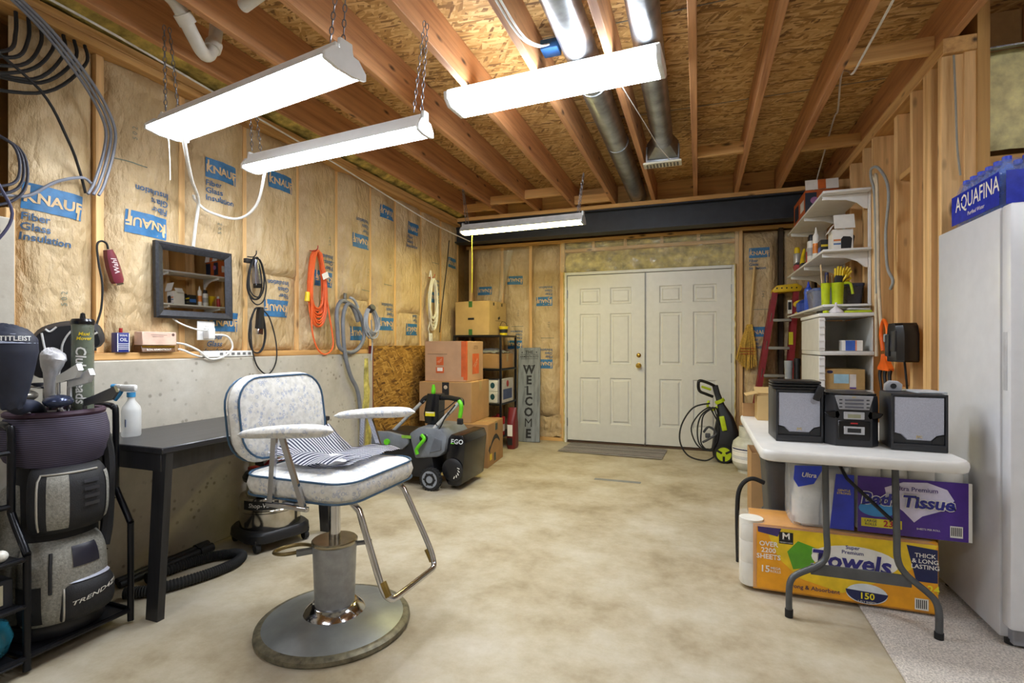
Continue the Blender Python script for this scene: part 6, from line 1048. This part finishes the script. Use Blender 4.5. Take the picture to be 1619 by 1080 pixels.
# ladder and broom in the far corner
ld = thing('step_ladder', 'red fiberglass step ladder with a yellow top folded against the corner', 'ladder', (.66, 5.98, 0)); LR = M('#86202a', .45)
def lp(s, z, y): return Vector((.665 + .105 * z + s * (.175 - .045 * z), y, z))
for y, zt in ((5.98, 1.75), (6.07, 1.68)):
    for s in (-1, 1):
        B().loft([[lp(s, z, y) + Vector((dx, dy, 0)) for dx, dy in ((-.026, -.03), (.026, -.03), (.026, .03), (.02, .03), (.02, -.024), (-.02, -.024), (-.02, .03), (-.026, .03))] for z in (0, zt)]).make('rail', LR, ld)
for k in range(5):
    z = .28 + .29 * k; B().bx(lp(-1, z, 0).x + .024, lp(1, z, 0).x - .024, 5.945, 6.01, z, z + .03, .004, 1).make('step', M('#a3a29c', .4, .5), ld); B().tube([lp(-1, z, 5.95) + Vector((.0, 0, .0)), lp(-1, z + .09, 5.95)], .004, 5).make('step_brace', STEEL, ld)
B().prism([(.735, 1.74), (.985, 1.75), (1.0, 1.80), (.945, 1.83), (.765, 1.815), (.725, 1.77)], 'y', 5.93, 6.12, .01).make('top_cap', M('#d9b41f', .45), ld)
for k in range(5): B().cyl((.765 + k * .045, 5.932, 1.785), (.765 + k * .045, 5.928, 1.785), .008, n=10).make('cap_hole', INK, ld)
B().bx(.865, .905, 5.945, 5.949, 1.52, 1.66).make('warning_label', PAPER, ld); B().bx(.87, .90, 5.943, 5.946, 1.56, 1.64).make('label_mark', INK, ld); B().bx(.875, .915, 5.945, 5.949, 1.20, 1.33).make('warning_label', M('#c9c326', .5), ld)
br = thing('broom', 'straw broom hanging bristles-down on the back wall beside the ladder', 'broom', (.56, 6.1, .85)); 
b = B(); rnd = random.Random(4)
for k in range(70):
    u = k / 69 - .5; u2 = u + rnd.uniform(-.03, .03); b.tube([(.52 + u * .05, 6.10 + rnd.uniform(-.015, .015), 1.42), (.50 + u2 * .15, 6.095 + rnd.uniform(-.02, .02), 1.2), (.485 + u2 * .20, 6.09 + rnd.uniform(-.025, .025), .93 + .15 * abs(u) + rnd.uniform(-.01, .02) - .08 * u)], .0045, 4)
b.make('bristles', M('#c69f43', .8, 0, .15, 60), br)
for z in (1.10, 1.13, 1.16): B().tube([(.425, 6.065, z), (.575, 6.065, z)], .003, 5).make('stitching', RED, br)
B().cyl((.52, 6.10, 1.38), (.57, 6.10, 2.05), .012).make('handle', wood('broom_handle', '#a98a54', '#c9aa70', 'Z', 40, .5, False), br)
for k, (x_, m_, r_, h_) in enumerate(((.735, GREYC, .03, 1.06), (.802, BLACK, .025, 1.08))):
    t = thing('pipe_offcut', ['grey', 'black'][k] + ' plastic pipe standing between the ladder and the bin tower', 'pipe', (x_, 5.0, 0)); B().lathe([(r_, 0), (r_, h_), (r_ * .88, h_), (r_ * .88, h_ - .2), (0, h_ - .2)], (x_, 5.0, 0), 20).make('tube', m_, t); B().lathe([(r_ * 1.12, h_ - .06), (r_ * 1.12, h_ + .001), (r_, h_ + .001)], (x_, 5.0, 0), 20).make('coupling', m_, t)
t = thing('caulk_bucket', 'grey plastic bucket on the floor between the ladder and the bin tower', 'bucket', (.70, 5.2, 0)); B().lathe([(.10, 0), (.12, .30), (.125, .30), (.125, .315), (.11, .315), (.09, .01), (0, .01)], (.68, 5.45, 0), 24).make('body', DKGREY, t)
flush_text()
